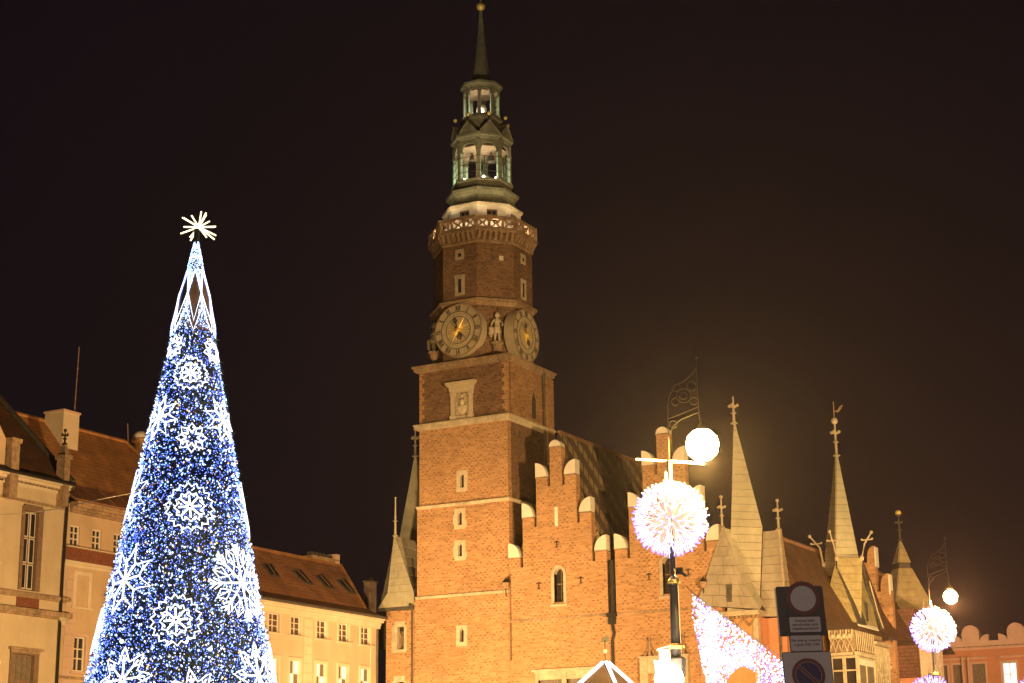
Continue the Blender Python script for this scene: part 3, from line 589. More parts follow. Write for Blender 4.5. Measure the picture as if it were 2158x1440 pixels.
# tall lead roofs behind, at the tower's left edge
BK = empty('rear_oriel_roof', (-68.5, 117, 0), 'dark steep oriel roof with cross finial just behind the left edge of the tower', 'roof')
t0 = PY(875, 965, 117); c = MB(); zb = PY(840, 1262, 117).z
c.loft([[(t0.x-2.6, 115.6, zb-4), (t0.x+2.0, 115.6, zb-4), (t0.x+2.0, 118.4, zb-4), (t0.x-2.6, 118.4, zb-4)], [(t0.x-2.2, 115.6, zb), (t0.x+1.8, 115.6, zb), (t0.x+1.8, 118.4, zb), (t0.x-2.2, 118.4, zb)], [(t0.x-1.15, 116.2, zb+3.6), (t0.x+1.15, 116.2, zb+3.6), (t0.x+1.15, 117.9, zb+3.6), (t0.x-1.15, 117.9, zb+3.6)], [(t0.x-.1, 117, t0.z), (t0.x+.1, 117, t0.z), (t0.x+.1, 117.1, t0.z), (t0.x-.1, 117.1, t0.z)]])
c.build('roof', 'slate', BK)
finial(BK, t0, PY(872, 905, 117).z-t0.z, 'slate_p', .35, r=.12, ball=.15)

# ================================================================== GABLED HALL
HL = empty('town_hall', (-52, 112, 0), 'gothic brick town hall with two stepped gables, banded tile roofs and an arcaded corner', 'town hall')
GY = 108.3; fr = FY(GY); BT = 14.75
STEP = [(3.8, 18.35), (2.68, 21.1), (1.57, 23.85), (.46, 26.55)]
def gtop(u, c):
    d = abs(u-c)
    if d > 3.8: return 0
    return [z for hw, z in STEP if d <= hw][-1]
xL, xR = -59.6, -43.8; ch = (-52.05, -51.45)
arch = [(-55.75, 15.75, 18.05, .36), (-47.6, 15.75, 18.15, .36)]
port = (-57.5, -53.4, 7.4, 11.05)
hs = [(c-w, c+w, a, b) for c, a, b, w in arch]+[(-57.45, -55.62, 8.0, 11.0), (-55.28, -53.45, 8.0, 11.0)]
us = [xL, xR, ch[0], ch[1]]; zs = [0, 14.5, BT]
for c in (-55.85, -47.65):
    for hw, z in STEP: us += [c-hw, c+hw]; zs += [z]
for h in hs: us += h[:2]; zs += h[2:]
def inside(u, z):
    if any(h[0] < u < h[1] and h[2] < z < h[3] for h in hs): return False
    if z < 14.5: return True
    if ch[0] < u < ch[1]: return False
    return z < max(gtop(u, -55.85), gtop(u, -47.65))
mb = MB(fr); us2 = [u for u in us if xL <= u <= xR]; gridwall(mb, us2, zs, inside, .6); gw = mb.build('gable_wall', 'brick', HL)
MB(fr).box(ch[0], ch[1], -.75, -.45, 14.5, 17.6).build('gutter_recess', 'rust', HL)
MB(fr).box(-59.6, -51.9, -.02, .06, 14.6, 14.75).build('string_course', 'stone_dk', HL); MB(fr).box(-51.5, -44.9, -.02, .06, 14.6, 14.75).build('string_course', 'stone_dk', HL)
# rounded copings on every step
def halfmoon(u0, u1, z, kind, d0=-.6, d1=.1):
    N = 8; b = MB(fr)
    if kind == 'full':
        c = (u0+u1)/2; r = (u1-u0)/2; pts = [(c+r*cos(pi*i/10), z+r*1.0*sin(pi*i/10)) for i in range(11)]
    elif kind == 'L':   # highest on its inner... outer (left) side
        r = u1-u0; pts = [(u0, z)]+[(u0+r*sin(pi/2*i/N), z+r*1.15*cos(pi/2*i/N)) for i in range(N+1)]
    else:
        r = u1-u0; pts = [(u1, z)]+[(u1-r*sin(pi/2*i/N), z+r*1.15*cos(pi/2*i/N)) for i in range(N+1)][::-1]; pts = [pts[0]]+pts[1:][::-1]
    b.loft([[(x, d1, zz) for x, zz in pts], [(x, d0, zz) for x, zz in pts]])
    o = b.build('rounded_merlon', 'cap', HL)
    s = MB(fr); s.box(u0, u1, d0, d1+.03, z-.09, z); s.build('merlon_ledge', 'stone_dk', o)
for c in (-55.85, -47.65):
    halfmoon(c-.46, c+.46, 26.62, 'full')
    for (hw, z), (hn, zn) in zip(STEP[:3], STEP[1:]):
        MB(fr).box(c-hw, c-hn-.22, -.6, 0, z, z+.62).build('step_block', 'brick', HL); halfmoon(c-hw, c-hn-.22, z+.7, 'L')
        MB(fr).box(c+hn+.22, c+hw, -.6, 0, z, z+.62).build('step_block', 'brick', HL); halfmoon(c+hn+.22, c+hw, z+.7, 'R')
    for hw, z in STEP[:3]: MB(fr).box(c-hw-.06, c+hw+.06, -.62, .07, z-.12, z).build('step_ledge', 'brick_side', HL) if False else None
MB(fr).box(-55.98, -55.74, .0, .03, 21.0, 22.35).build('niche_slit', 'cap', HL)
# tall arched windows
for c, a, b_, w in arch:
    t = MB(fr); N = 10; r0, r1 = w, w+.22; zc = b_-w
    prof = [(c-r1, a-.14)]+[(c-r1*cos(pi*i/N), zc+r1*sin(pi*i/N)) for i in range(N+1)]+[(c+r1, a-.14)]
    inn = [(c-r0, a)]+[(c-r0*cos(pi*i/N), zc+r0*sin(pi*i/N)) for i in range(N+1)]+[(c+r0, a)]
    t.loft([[(x, .07, z) for x, z in prof], [(x, .07, z) for x, z in inn], [(x, -.4, z) for x, z in inn]], cap=False, closed=False)
    t.loft([[(x, .0, z) for x, z in prof], [(x, .07, z) for x, z in prof]], cap=False, closed=False)
    wo = t.build('window', 'stone', HL)
    sp = MB(fr); sp.loft([[(c-w, -.02, b_), (c+w, -.02, b_)], [(c-w, -.02, b_), (c+w, -.02, b_)]], cap=False, closed=False)
    MB(fr).box(c-r1-.08, c+r1+.08, -.3, .14, a-.3, a-.14).build('sill', 'stone', wo)
    MB(fr).box(c-w, c+w, -.5, -.42, a, b_).build('pane', 'glass', wo)
    MB(fr).box(c-w, c+w, -.42, -.38, (a+b_)/2+.1, (a+b_)/2+.16).build('glazing_bar', 'stone_dk', wo); MB(fr).box(c-.02, c+.02, -.42, -.37, a, b_).build('glazing_bar', 'stone_dk', wo)
# wall anchors
for u, z in ((-57.3, 17.0), (-54.05, 17.15), (-48.95, 17.0), (-46.1, 17.1), (-55.85, 19.75)):
    a = MB(fr); a.tube([(u, .05, z-.22), (u, .05, z+.18)], .035, 5); a.tube([(u-.2, .05, z+.1), (u, .05, z+.2), (u+.2, .05, z+.1)], .03, 5); a.tube([(u-.12, .05, z-.25), (u+.12, .05, z-.2)], .025, 5); a.build('wall_anchor', 'iron', HL)
# mullioned window under the gable
t = MB(fr); t.box(-57.85, -53.05, 0, .3, 11.1, 11.25); t.box(-57.7, -53.2, 0, .16, 11.0, 11.1); t.box(-57.65, -57.45, -.2, .1, 7.8, 11.0); t.box(-55.62, -55.28, -.2, .12, 7.8, 11.0); t.box(-53.45, -53.25, -.2, .1, 7.8, 11.0); t.box(-57.45, -55.62, -.2, .05, 10.55, 11.0); t.box(-55.28, -53.45, -.2, .05, 10.55, 11.0)
wo = t.build('window', 'stone', HL)
for a, b_ in ((-57.45, -55.62), (-55.28, -53.45)):
    MB(fr).box(a+.02, b_-.02, -.34, -.3, 8.0, 10.55).build('pane', 'netting', wo)
    MB(fr).box((a+b_)/2-.03, (a+b_)/2+.03, -.3, -.25, 8.0, 10.55).build('glazing_bar', 'wood_b', wo)
# drain between the gables
b = MB(fr); b.box(-52.0, -51.5, -.3, .2, 14.0, 14.55); b.box(-52.1, -51.4, -.3, .28, 14.5, 14.75); b.tube([(-51.75, .12, 14.1), (-51.6, .12, 13.4), (-51.75, .12, 12.9), (-51.75, .12, 0)], .1); b.tube([(-51.75, -.1, 14.7), (-51.75, -.1, 18.3)], .26, 8); b.build('rainwater_hopper', 'iron', HL)
b = MB(fr); b.box(-59.62, -59.5, .0, .03, 12.0, 18); b.build('joint_strip', 'brick_old', HL)
# roofs behind the gables
def pitched(c, hw, zr, ze, y0, y1, m, nm='roof'):
    b = MB(); b.loft([[(c-hw, y0, ze), (c+hw, y0, ze), (c, y0, zr)], [(c-hw, y1, ze), (c+hw, y1, ze), (c, y1, zr)]]); o = b.build(nm, m, HL)
    for i in range(int((y1-y0)/.42)):
        y = y0+i*.42; r = MB(); r.tube([(c, y, zr+.02), (c, y+.4, zr+.05)], .13, 6, .15); r.build('ridge_tile', 'rtile2', o)
    return o
pitched(-55.85, 4.0, 27.75, 17.6, 108.9, 127, 'gtile'); pitched(-47.65, 3.7, 25.4, 17.5, 108.9, 110.3, 'gtile')
pitched(-42.2, 3.4, 19.9, 14.0, 112.5, 146, 'dtile')
MB().box(-59.5, -41.7, 109.2, 145, 0, 17.5).build('hall_body', 'brick_side', HL)

# ================================================================== ORIELS with lead spires
def facet(parent, q, rows, cols, m, seed, planes):
    """lead-clad face; q = four corners (bottom left, bottom right, top right, top left) as (px, py, y-plane)"""
    P = [PY(*c) for c in q]; quadpanels(parent, *P, rows, cols, m, seed=seed); return P
def solid(name, rings, parent, m='rust'):
    b = MB(); b.loft([[PY(*c) if isinstance(c, tuple) and len(c) == 3 and c[0] > 500 else Vector(c) for c in r] for r in rings]); return b.build(name, m, parent)
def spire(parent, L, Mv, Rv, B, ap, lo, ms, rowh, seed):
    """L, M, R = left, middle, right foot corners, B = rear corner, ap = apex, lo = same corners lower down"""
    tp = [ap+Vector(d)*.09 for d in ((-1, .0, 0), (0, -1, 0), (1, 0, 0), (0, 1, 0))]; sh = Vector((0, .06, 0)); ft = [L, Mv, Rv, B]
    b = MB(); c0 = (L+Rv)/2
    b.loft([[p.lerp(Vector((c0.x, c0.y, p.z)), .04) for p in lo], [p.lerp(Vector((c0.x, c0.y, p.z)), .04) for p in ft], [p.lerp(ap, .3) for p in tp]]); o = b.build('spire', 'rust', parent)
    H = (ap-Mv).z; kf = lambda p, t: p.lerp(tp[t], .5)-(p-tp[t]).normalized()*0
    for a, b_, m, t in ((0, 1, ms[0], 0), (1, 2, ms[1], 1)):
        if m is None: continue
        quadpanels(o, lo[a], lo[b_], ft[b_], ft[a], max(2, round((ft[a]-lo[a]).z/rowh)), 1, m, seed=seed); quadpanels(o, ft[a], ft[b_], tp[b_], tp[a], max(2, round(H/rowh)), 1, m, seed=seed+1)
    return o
def gablet(parent, nm, bl, br, kr, kl, apx, m, seed, ridge=None, cols=4):
    """hipped, flared gablet face with its solid behind"""
    bl, br, kr, kl, apx = [PY(*c) for c in (bl, br, kr, kl, apx)]; n = (br-bl).cross(Vector((0, 0, 1))).normalized(); i = -n; d = (br-bl).normalized()*.05
    b = MB(); b.loft([[bl, br, br+i*2.2, bl+i*2.2], [kl, kr, kr+i*1.9, kl+i*1.9], [apx-d, apx+d, apx+d+i*1.2, apx-d+i*1.2]]); o = b.build(nm, 'rust', parent)
    quadpanels(o, bl, br, kr, kl, 2, cols, m, seed=seed); quadpanels(o, kl, kr, apx+d, apx-d, 6, max(1, cols-1), m, seed=seed+1)
    return o, (bl, br, kr, kl, apx)
OR = empty('corner_oriel', (-43, 110, 0), 'corner oriel with the tallest pale lead spire, beside the right-hand stepped gable', 'oriel')
x0, x1, y0 = -45.75, -41.15, 107.9
Mv, Rv = PY(1540, 1110, 108.5), PY(1607, 1112, 109.5); Lv = Mv+Vector((-.05, 1.6, 0)); Bv = Rv+Vector((-1.3, 1.6, 0)); ap1 = PY(1547, 893, 109.6)
Ml, Rl = PY(1532, 1292, 108.45), PY(1601, 1292, 109.2); Ll = Ml+Vector((0, 1.6, 0)); Bl = Rl+Vector((-1.3, 1.6, 0))
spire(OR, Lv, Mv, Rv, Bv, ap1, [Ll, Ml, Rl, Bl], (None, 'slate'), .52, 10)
g1, (bl, br, kr, kl, ax) = gablet(OR, 'front_gablet', (1468, 1277, 107.9), (1601, 1284, 107.9), (1568, 1232, 108.1), (1485, 1232, 108.1), (1522, 1113, 108.35), 'slate_p', 12)
R2b, R2k, R2a = PY(1608, 1272, 108.9), PY(1583, 1227, 108.75), PY(1541, 1117, 108.62)
quadpanels(g1, br, R2b, R2k, kr, 2, 1, 'slate', seed=14); quadpanels(g1, kr, R2k, R2a, ax+Vector((.05, 0, 0)), 6, 1, 'slate', seed=15)
for a, b_, c_ in ((br, kr, ax), (bl, kl, ax)):
    h = MB(); h.tube([a, kr if a is br else kl, c_], .05, 6); h.build('hip_roll', 'slate_p', g1)
c_ = PY(1537, 1252, 107.95); sl = MB(FY(107.95)); sl.box(c_.x-.17, c_.x+.17, -.6, .06, c_.z-.6, c_.z+.62); sl.build('dormer_slit', 'rust', g1)
# flank gablet with its grey front slope
g = [PY(1603, 1300, 109.0), PY(1657, 1300, 109.0), PY(1641, 1117, 109.9), PY(1608, 1121, 109.9)]
hr = PY(1672, 1300, 111.3); hk = PY(1656, 1232, 110.8)
b = MB(); b.loft([[g[0], g[1], hr, g[0]+Vector((0, 3, 0))], [g[3], g[2], g[2]+Vector((.02, .3, 0)), g[3]+Vector((0, 1, 0))]]); o = b.build('side_gablet', 'rust', OR)
quadpanels(o, *g, 10, 1, 'slate_p', seed=16); quadpanels(o, g[1]+Vector((.03, 0, 0)), hr, g[2]+Vector((.07, .25, .02)), g[2]+Vector((.05, 0, 0)), 10, 1, 'stone', seed=17)
h = MB(); h.tube([g[1], g[2]], .06, 6); h.build('hip_roll', 'stone', o)
ta = PY(1518, 1045, 108.4); finial(OR, ax-Vector((0, 0, .1)), ta.z-ax.z, 'stone', .3, r=.085, ball=.12)
tt = PY(1543, 835, 109.6); finial(OR, ap1-Vector((0, 0, .1)), tt.z-ap1.z, 'stone', .36, r=.11, ball=.06)
tf = PY(1638, 1052, 109.9); finial(OR, g[2]-Vector((0, 0, .1)), tf.z-g[2].z, 'stone', .34, r=.095, ball=.12)
# carved cornice and walls of the corner oriel
fr2 = FY(y0+.35); b = MB(fr2); b.box(x0+.1, x1-.05, -.3, .3, 14.12, 14.28); b.box(x0+.2, x1-.15, -.3, .2, 13.98, 14.12); b.build('cornice', 'stone', OR)
for i in range(15):
    u = x0+.3+i*.29; b = MB(fr2); b.lathe((0, 0, 0), [(.001, 0), (.001, .001)], 3) if False else None
    b.box(u, u+.16, .0, .16, 13.8, 13.96); b.build('dentil', 'stone_dk', OR)
for i in range(5):
    u = x0+.55+i*.82; b = MB(fr2); b.tube([(u-.35, .08, 13.75), (u-.15, .1, 13.45), (u, .12, 13.3), (u+.15, .1, 13.45), (u+.35, .08, 13.75)], .06, 5); b.build('carved_festoon', 'stone_dk', OR)
MB(fr2).box(x0+.3, x1-.25, -.35, .0, 0, 13.98).build('bay_wall', 'orangewall', OR)
MB(fr2).box(x1-.55, x1-.2, -.3, .1, 0, 13.75).build('corner_pier', 'stone', OR)
b = MB(); b.box(x0+.35, x1-.3, y0+.7, 112.5, 0, 14.2); b.build('bay_core', 'salmon', OR)
MB().box(-41.44, g[1].x-.1, 109.2, 112.4, 0, g[1].z).build('side_wall', 'salmon', OR); b = MB(); b.tube([(g[1].x-.5, 109.1, 13.7), (g[1].x-.5, 109.1, 9)], .07); b.build('downpipe', 'rust', OR)

OR = empty('middle_oriel', (-41, 122, 0), 'middle oriel of the hall with ochre lead gablets, curved finials and a weathervane', 'oriel')
YF, XF = 121.0, -39.15; f0 = PY(1741, 1312, YF); f1 = Vector((XF, YF, f0.z)); z2 = f0.z
Mv = PY(1761, 1169, 121.1); Rv = PY(1808, 1169, 122.3); Lv = PY(1740, 1165, 122.3); Bv = Vector((Mv.x-.2, 123.6, Mv.z)); ap2 = PY(1763, 962, 122.3)
Ml = PY(1764, 1215, 121.1); Rl = PY(1816, 1215, 122.3); Ll = PY(1738, 1215, 122.3)
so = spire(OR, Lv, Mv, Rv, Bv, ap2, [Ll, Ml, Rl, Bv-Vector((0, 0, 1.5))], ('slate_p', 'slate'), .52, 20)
# ochre body face between the two gablets
c = [PY(1806, 1313, 121.15), PY(1815, 1313, 121.9), PY(1817, 1176, 122.15), PY(1763, 1176, 120.98)]
c0_ = PY(1768, 1313, 121.05)
b = MB(); b.loft([[Vector((c0_.x-1.2, 122.2, z2)), c0_, c[1], Vector((c[1].x-1.3, 125, z2)), Vector((c0_.x-1.2, 125, z2))], [Vector((c[3].x-.7, 122.2, c[3].z)), c[3], c[2], Vector((c[2].x-1.3, 124, c[2].z)), Vector((c[3].x-.7, 124, c[3].z))]]); ob = b.build('body', 'rust', OR)
quadpanels(ob, c0_, c[1], c[2], c[3], 8, 1, 'slate_o', seed=24)
g1, (bl, br, kr, kl, ax) = gablet(OR, 'front_gablet', (1741, 1312, 120.6), (1807, 1312, 120.6), (1795, 1275, 120.7), (1742, 1262, 120.7), (1761, 1192, 120.85), 'slate_o', 25, cols=3)
for a, k_ in ((br, kr), (bl, kl)):
    h = MB(); h.tube([a, k_, ax], .07, 6); h.build('hip_roll', 'rust' if a is br else 'stone', g1)
e = [PX(1812, 1322, XF), PX(1848, 1322, XF), PX(1822, 1212, XF-.35), PX(1817, 1212, XF-.35)]
b = MB(); b.loft([[p-Vector((1.2, 0, 0)) for p in e], e]); o = b.build('side_gablet', 'rust', OR); quadpanels(o, *e, 7, 1, 'slate_o', seed=27)
h = MB(); h.tube([PX(1816, 1180, XF-.3), PX(1827, 1235, XF), PX(1857, 1322, XF+.1), PX(1880, 1352, XF+.2)], .09, 6); h.build('hip_roll', 'rust', o); h = MB(); h.tube([PX(1832, 1225, XF), PX(1850, 1290, XF+.05), PX(1862, 1325, XF+.1)], .05, 6); h.build('hip_roll', 'stone', o)
q = PX(1826, 1288, XF); b = MB(FX(XF)); b.box(q.y-.22, q.y+.22, -.3, .05, q.z-.75, q.z+.6); b.build('dormer_slit', 'rust', o)
# side roof to the right of the gablet
b = MB(); b.loft([[PX(1848, 1322, XF), PX(1885, 1350, XF), PX(1885, 1350, XF)+Vector((-3, 0, 0)), PX(1848, 1322, XF)+Vector((-3, 0, 0))], [PX(1818, 1180, XF-.9), PX(1822, 1190, XF-.9), PX(1822, 1190, XF-2), PX(1818, 1180, XF-2)]]); b.build('side_roof', 'dtile', OR)
tp = PY(1757, 885, 122.3); f2 = finial(OR, ap2-Vector((0, 0, .1)), tp.z-ap2.z, 'stone', .36, r=.12, ball=.25)
tp = Vector((ap2.x, ap2.y, tp.z)); b = MB(); b.tube([tp, tp+Vector((0, 0, 1.35))], .035); b.build('vane_rod', 'stone_dk', OR)
v0 = tp+Vector((0, 0, .62)); b = MB(); b.prism([v0+Vector((.03, -.03, 0)), v0+Vector((.3, -.03, .08)), v0+Vector((.45, -.03, .3)), v0+Vector((.7, -.03, .42)), v0+Vector((.6, -.03, .18)), v0+Vector((.3, -.03, -.12))], 0, (0, .05, 0)); b.build('weathervane', 'stone_dk', OR)
# bent finials
for path, Y in ((((1763, 1176), (1757, 1150), (1748, 1120)), 120.9), (((1816, 1176), (1822, 1146), (1836, 1122)), 122.2), (((1735, 1190), (1728, 1155), (1706, 1131)), 122.2)):
    P_ = [PY(x, y, Y) for x, y in path]; f = MB(); f.tube(P_, .075, 6, .055); f.ball(P_[2], .13, 8, 5); f.lathe(P_[0], [(.1, -.2), (.18, 0), (.1, .15)], 8)
    d = P_[1].lerp(P_[2], .35); f.tube([d+Vector((-.38, 0, .0)), d+Vector((.38, 0, 0))], .05, 5); f.ball(d+Vector((-.38, 0, .04)), .08, 6, 4); f.ball(d+Vector((.38, 0, .04)), .08, 6, 4); f.build('bent_finial', 'stone', OR)
X0 = f0.x+.15; MB().box(X0, XF-.2, YF+.1, 128, 0, z2).build('bay_core', 'stone_dk', OR)
b = MB(); b.box(X0-.25, XF-.1, YF-.45, YF+.5, z2-.34, z2-.03); b.build('cornice', 'rust', OR)
fo = FY(YF+.1); cw = (X0, XF-.2); W_ = (cw[1]-cw[0])/4
for i in range(4):
    u = cw[0]+W_*(i+.5); h = W_*.5; b = MB(fo)
    b.tube([(u-h, .06, z2-.45), (u-h*.95, .08, z2-1.1), (u, .1, z2-1.5), (u+h*.95, .08, z2-1.1), (u+h, .06, z2-.45)], .06, 5); b.build('tracery_rib', 'stone', OR)
    b = MB(); b.ball(fo(Vector((u, .02, z2-1.0))), .2, 8, 6); b.build('carved_boss', 'stone', OR); b = MB(fo); b.tube([(u-h, .05, z2-2.1), (u-h*.5, .07, z2-1.7), (u, .07, z2-1.5), (u+h*.5, .07, z2-1.7), (u+h, .05, z2-2.1)], .045, 5); b.build('tracery_rib', 'stone', OR)
    b = MB(fo); b.tube([(u-h*.5, .07, z2-.4), (u, .09, z2-.75), (u+h*.5, .07, z2-.4)], .045, 5); b.build('tracery_rib', 'stone', OR)
b = MB(fo); b.box(cw[0], cw[1], -.05, .1, z2-.45, z2-.33); b.box(cw[0], cw[1], -.05, .1, z2-2.35, z2-2.15); b.build('lintel', 'stone', OR)
for a_ in (cw[0]+.15, cw[0]+1.1):
    b_ = a_+.72; t = MB(fo); t.box(a_-.1, a_, 0, .12, 8, z2-2.4); t.box(b_, b_+.1, 0, .12, 8, z2-2.4); t.box(a_, b_, 0, .11, z2-2.55, z2-2.4); t.box(a_, b_, 0, .11, z2-3.45, z2-3.35); wo = t.build('window', 'stone', OR)
    for z0, z1 in ((z2-3.35, z2-2.55), (z2-4.4, z2-3.45)): MB(fo).box(a_, b_, .0, .02, z0, z1).build('pane', 'glass', wo)
fl = FX(XF-.2); ya, yb = PX(1806, 1330, XF).y-.2, PX(1846, 1345, XF).y
b = MB(fl); b.box(ya, yb, 0, .25, z2-.5, z2-.38); b.box(ya-.1, yb+.1, 0, .42, z2-.38, z2-.22); b.box(ya-.2, yb+.2, 0, .32, z2-.22, z2-.06); b.build('flank_cornice', 'cap', OR)
b = MB(fl); b.box(ya, yb, 0, .15, z2-2.35, z2-2.2); b.box(ya, yb, 0, .25, z2-2.2, z2-2.1); b.build('flank_cornice', 'stone', OR)
n_ = 10
for i in range(n_):
    y = ya+.3+(yb-ya-.6)*i/(n_-1); b = MB(fl); b.tube([(y, .08, z2-.6), (y, .1, z2-1.4), (y+.22, .06, z2-2.05)], .045, 5); b.build('tracery_rib', 'stone', OR)
t = MB(fl); wa, wb = ya+.5, yb-.4; wm = (wa+wb)/2
t.box(wa-.15, wa, 0, .15, 6, z2-2.4); t.box(wb, wb+.15, 0, .15, 6, z2-2.4); t.box(wa, wb, 0, .12, z2-2.55, z2-2.4); t.box(wm-.06, wm+.06, 0, .1, 6, z2-2.55); t.box(wa, wb, 0, .1, z2-4.3, z2-4.2); wo = t.build('window', 'stone', OR)
MB(fl).box(wa, wm-.06, 0, .03, 6, z2-2.75).build('pane', 'netting', wo); MB(fl).box(wm+.06, wb, 0, .03, 6, z2-2.75).build('pane', 'netting', wo)
for u_ in (wa, wm+.06):
    b = MB(fl); b.box(u_+.05, u_+(wb-wa)/2-.12, .0, .09, z2-2.95, z2-2.55); b.build('window_apron', 'cap', wo)
# lower pierced wing beside it
wy0, wy1 = yb+.1, PX(1884, 1360, XF+.2).y; wz = PX(1850, 1352, XF).z
MB().box(-42, XF-.3, wy0, wy1, 0, wz).build('wing_wall', 'stone_dk', OR)
b = MB(FX(XF-.3)); b.box(wy0, wy1, 0, .3, wz-.2, wz); b.build('wing_cornice', 'stone', OR)
rr = random.Random(5); n_ = 8
for i in range(n_):
    y = wy0+.25+(wy1-wy0-.5)*i/(n_-1); b = MB(FX(XF-.3)); b.tube([(y, .08, wz-.3), (y+.05, .14, wz-1.2), (y-.04, .1, wz-2.4), (y, .12, 8)], .09, 5, .05); b.build('shaft', 'stone', OR)
    b = MB(); b.ball((XF-.2, y+.2, wz-.6-rr.random()*2.2), .17, 7, 5); b.build('carved_boss', 'stone', OR)

OR = empty('end_oriel', (-41, 138, 0), 'far oriel of the hall, brick bay with a yellow lead octagonal spire and gilt ball', 'oriel')
c3 = Vector((-40.8, 139.3, 0)); a3 = PX(1898, 1150, -40.8); zb3 = 16.75; R3 = 2.5
def r3(R, z): return [(c3.x+R*cos(pi/2*i-pi/4*0+0.0), c3.y+R*sin(pi/2*i), z) for i in range(4)]
a3 = Vector((c3.x, c3.y, PX(1900, 1143, -40.8).z))
mdz = zb3+(a3.z-zb3)*.62
cc = MB(); cc.loft([r3(R3, zb3), r3(R3*.3, mdz), r3(.08, a3.z)]); co = cc.build('spire', 'rust', OR)
L0, L1, L1b, L2 = [[Vector(p) for p in r3(*q_)] for q_ in ((R3+.03, zb3), (R3*.3+.05, mdz), (R3*.3-.0, mdz+.45), (.1, a3.z))]
for i, mm in ((3, 'slate_o'), (2, 'slate_p')):
    j = (i+1) % 4; quadpanels(co, L0[i], L0[j], L1[j], L1[i], 6, 3, mm, seed=50+i); quadpanels(co, L1b[i], L1b[j], L2[j], L2[i], 3, 1, mm, seed=52+i)
finial(OR, (c3.x, c3.y, a3.z), PX(1897, 1085, -40.8).z-a3.z, 'rust', .3, r=.1, ball=.24)
b = MB(); b.ball((c3.x, c3.y, PX(1897, 1085, -40.8).z+.05), .25, 12, 7); b.build('gilt_ball', 'gold', OR, smooth=True)
MB().box(-42.6, -39.0, 135.6, 142.5, 0, zb3+.02).build('bay_core', 'dtile', OR)  # dark colour stands in for the bay's unlit front
b = MB(); b.box(-42.7, -38.8, 135.4, 142.7, 11.2, 11.5); b.build('string_course', 'salmon', OR); MB().box(-42.5, -38.6, 135.45, 142.7, 0, 11.2).build('lower_wall', 'salmon', OR)
for i in range(14):
    y = 136.1+i*.46; b = MB(FX(-39.0)); b.tube([(y, .1, 14.6), (y, .12, 11.5)], .1, 6); b.build('shaft', 'stone', OR)
b = MB(FX(-39.0)); b.box(135.8, 142.4, 0, .3, 14.6, 14.9); b.tube([(137.6, .2, 14.9), (137.6, .2, 17.6)], .05); b.tube([(138.2, .2, 15.1), (138.2, .2, 16.3)], .12, 6, .03); b.build('pinnacle', 'stone', OR)
# stepped end gable seen edge-on
EG = empty('east_gable', (-42, 132, 0), 'brick end gable with two rounded merlons rising behind the middle oriel', 'gable')
for (xa, ya), (xb, yb), Y in (((1826, 1160), (1842, 1150), 131), ((1855, 1222), (1872, 1208), 131)):
    p0, p1 = PY(xa, ya, Y), PY(xb+0, ya, Y); top = PY(xb, yb, Y).z; w = p1.x-p0.x; N = 6; b = MB()
    pts = [(p0.x, 12), (p1.x, 12), (p1.x, top)]+[(p1.x-w*(i/N), top-w*1.4*(1-sqrt(max(0, 1-(i/N)**2)))) for i in range(1, N+1)]
    b.loft([[(x, Y, z) for x, z in pts], [(x, Y+.7, z) for x, z in pts]]); o = b.build('merlon', 'brick_side', EG)
    MB().box(p1.x+.003, p1.x+.1, Y, Y+.7, top-1.6, top-.1).build('merlon_render', 'cap', o)
p0, p1 = PY(1800, 1245, 131), PY(1878, 1245, 131); MB().box(p0.x, p1.x, 131.05, 131.65, 8, p1.z).build('gable_wall', 'brick_side', EG)
p1 = PY(1842, 1184, 131.01); MB().box(p0.x, p1.x, 131.02, 131.68, p0.z, p1.z).build('gable_wall', 'brick_side', EG)
# ================================================================== CREAM HOUSE ROW (faces +x)
XW = -70.27
def roofpanel(name, m, parent, pts, th=.12):
    pts = [Vector(p) for p in pts]; n = (pts[1]-pts[0]).cross(pts[2]-pts[0]).normalized(); 
    if n.z < 0: n = -n
    b = MB(); b.loft([[p-n*th for p in pts], pts]); return b.build(name, m, parent)
CH = empty('cream_house', (XW, 98, 0), 'cream rendered house with four skylights, between the christmas tree and the clock tower', 'house')
fr = FX(XW); y0, y1, ez = 88.3, 107.95, 15.35
wins = [(91.9, 'b'), (94.85, 'b'), (98.1, 'b'), (101.55, 'b'), (105.25, 'b')]
cy = [PX(px, 1310, XW).y for px in (577, 623, 678, 724, 770)]
zt, zb_ = PX(678, 1308, XW).z, PX(678, 1347, XW).z; zt2 = PX(678, 1398, XW).z
hs = []
for y in [cy[0]-2.6]+cy:
    hs += [(y-.6, y+.6, zb_, zt), (y-.6, y+.6, zt2-2.3, zt2), (y-.6, y+.6, zt2-6.2, zt2-3.9)]
holewall('wall', 'cream', CH, fr, y0, y1, 0, ez, hs, .4)
MB().box(XW-8, XW-.4, y0, y1-.05, 0, ez).build('house_body', 'cream', CH)
for i, h in enumerate(hs):
    k = i % 3; lit = k == 1
    gm = 'glass_b' if k == 0 else ('netting' if k == 2 else ['lit2', 'lit2', 'lit2', 'netting'] if i//3 in (1, 2, 4) else ['netting', 'lit2'])
    window(fr, *h, CH, 2, (0, .34, .67, 1) if k == 0 else (0, .62, 1), gm=gm, trim='cream_lt', tw=.16, rec=.11, bar=.055)
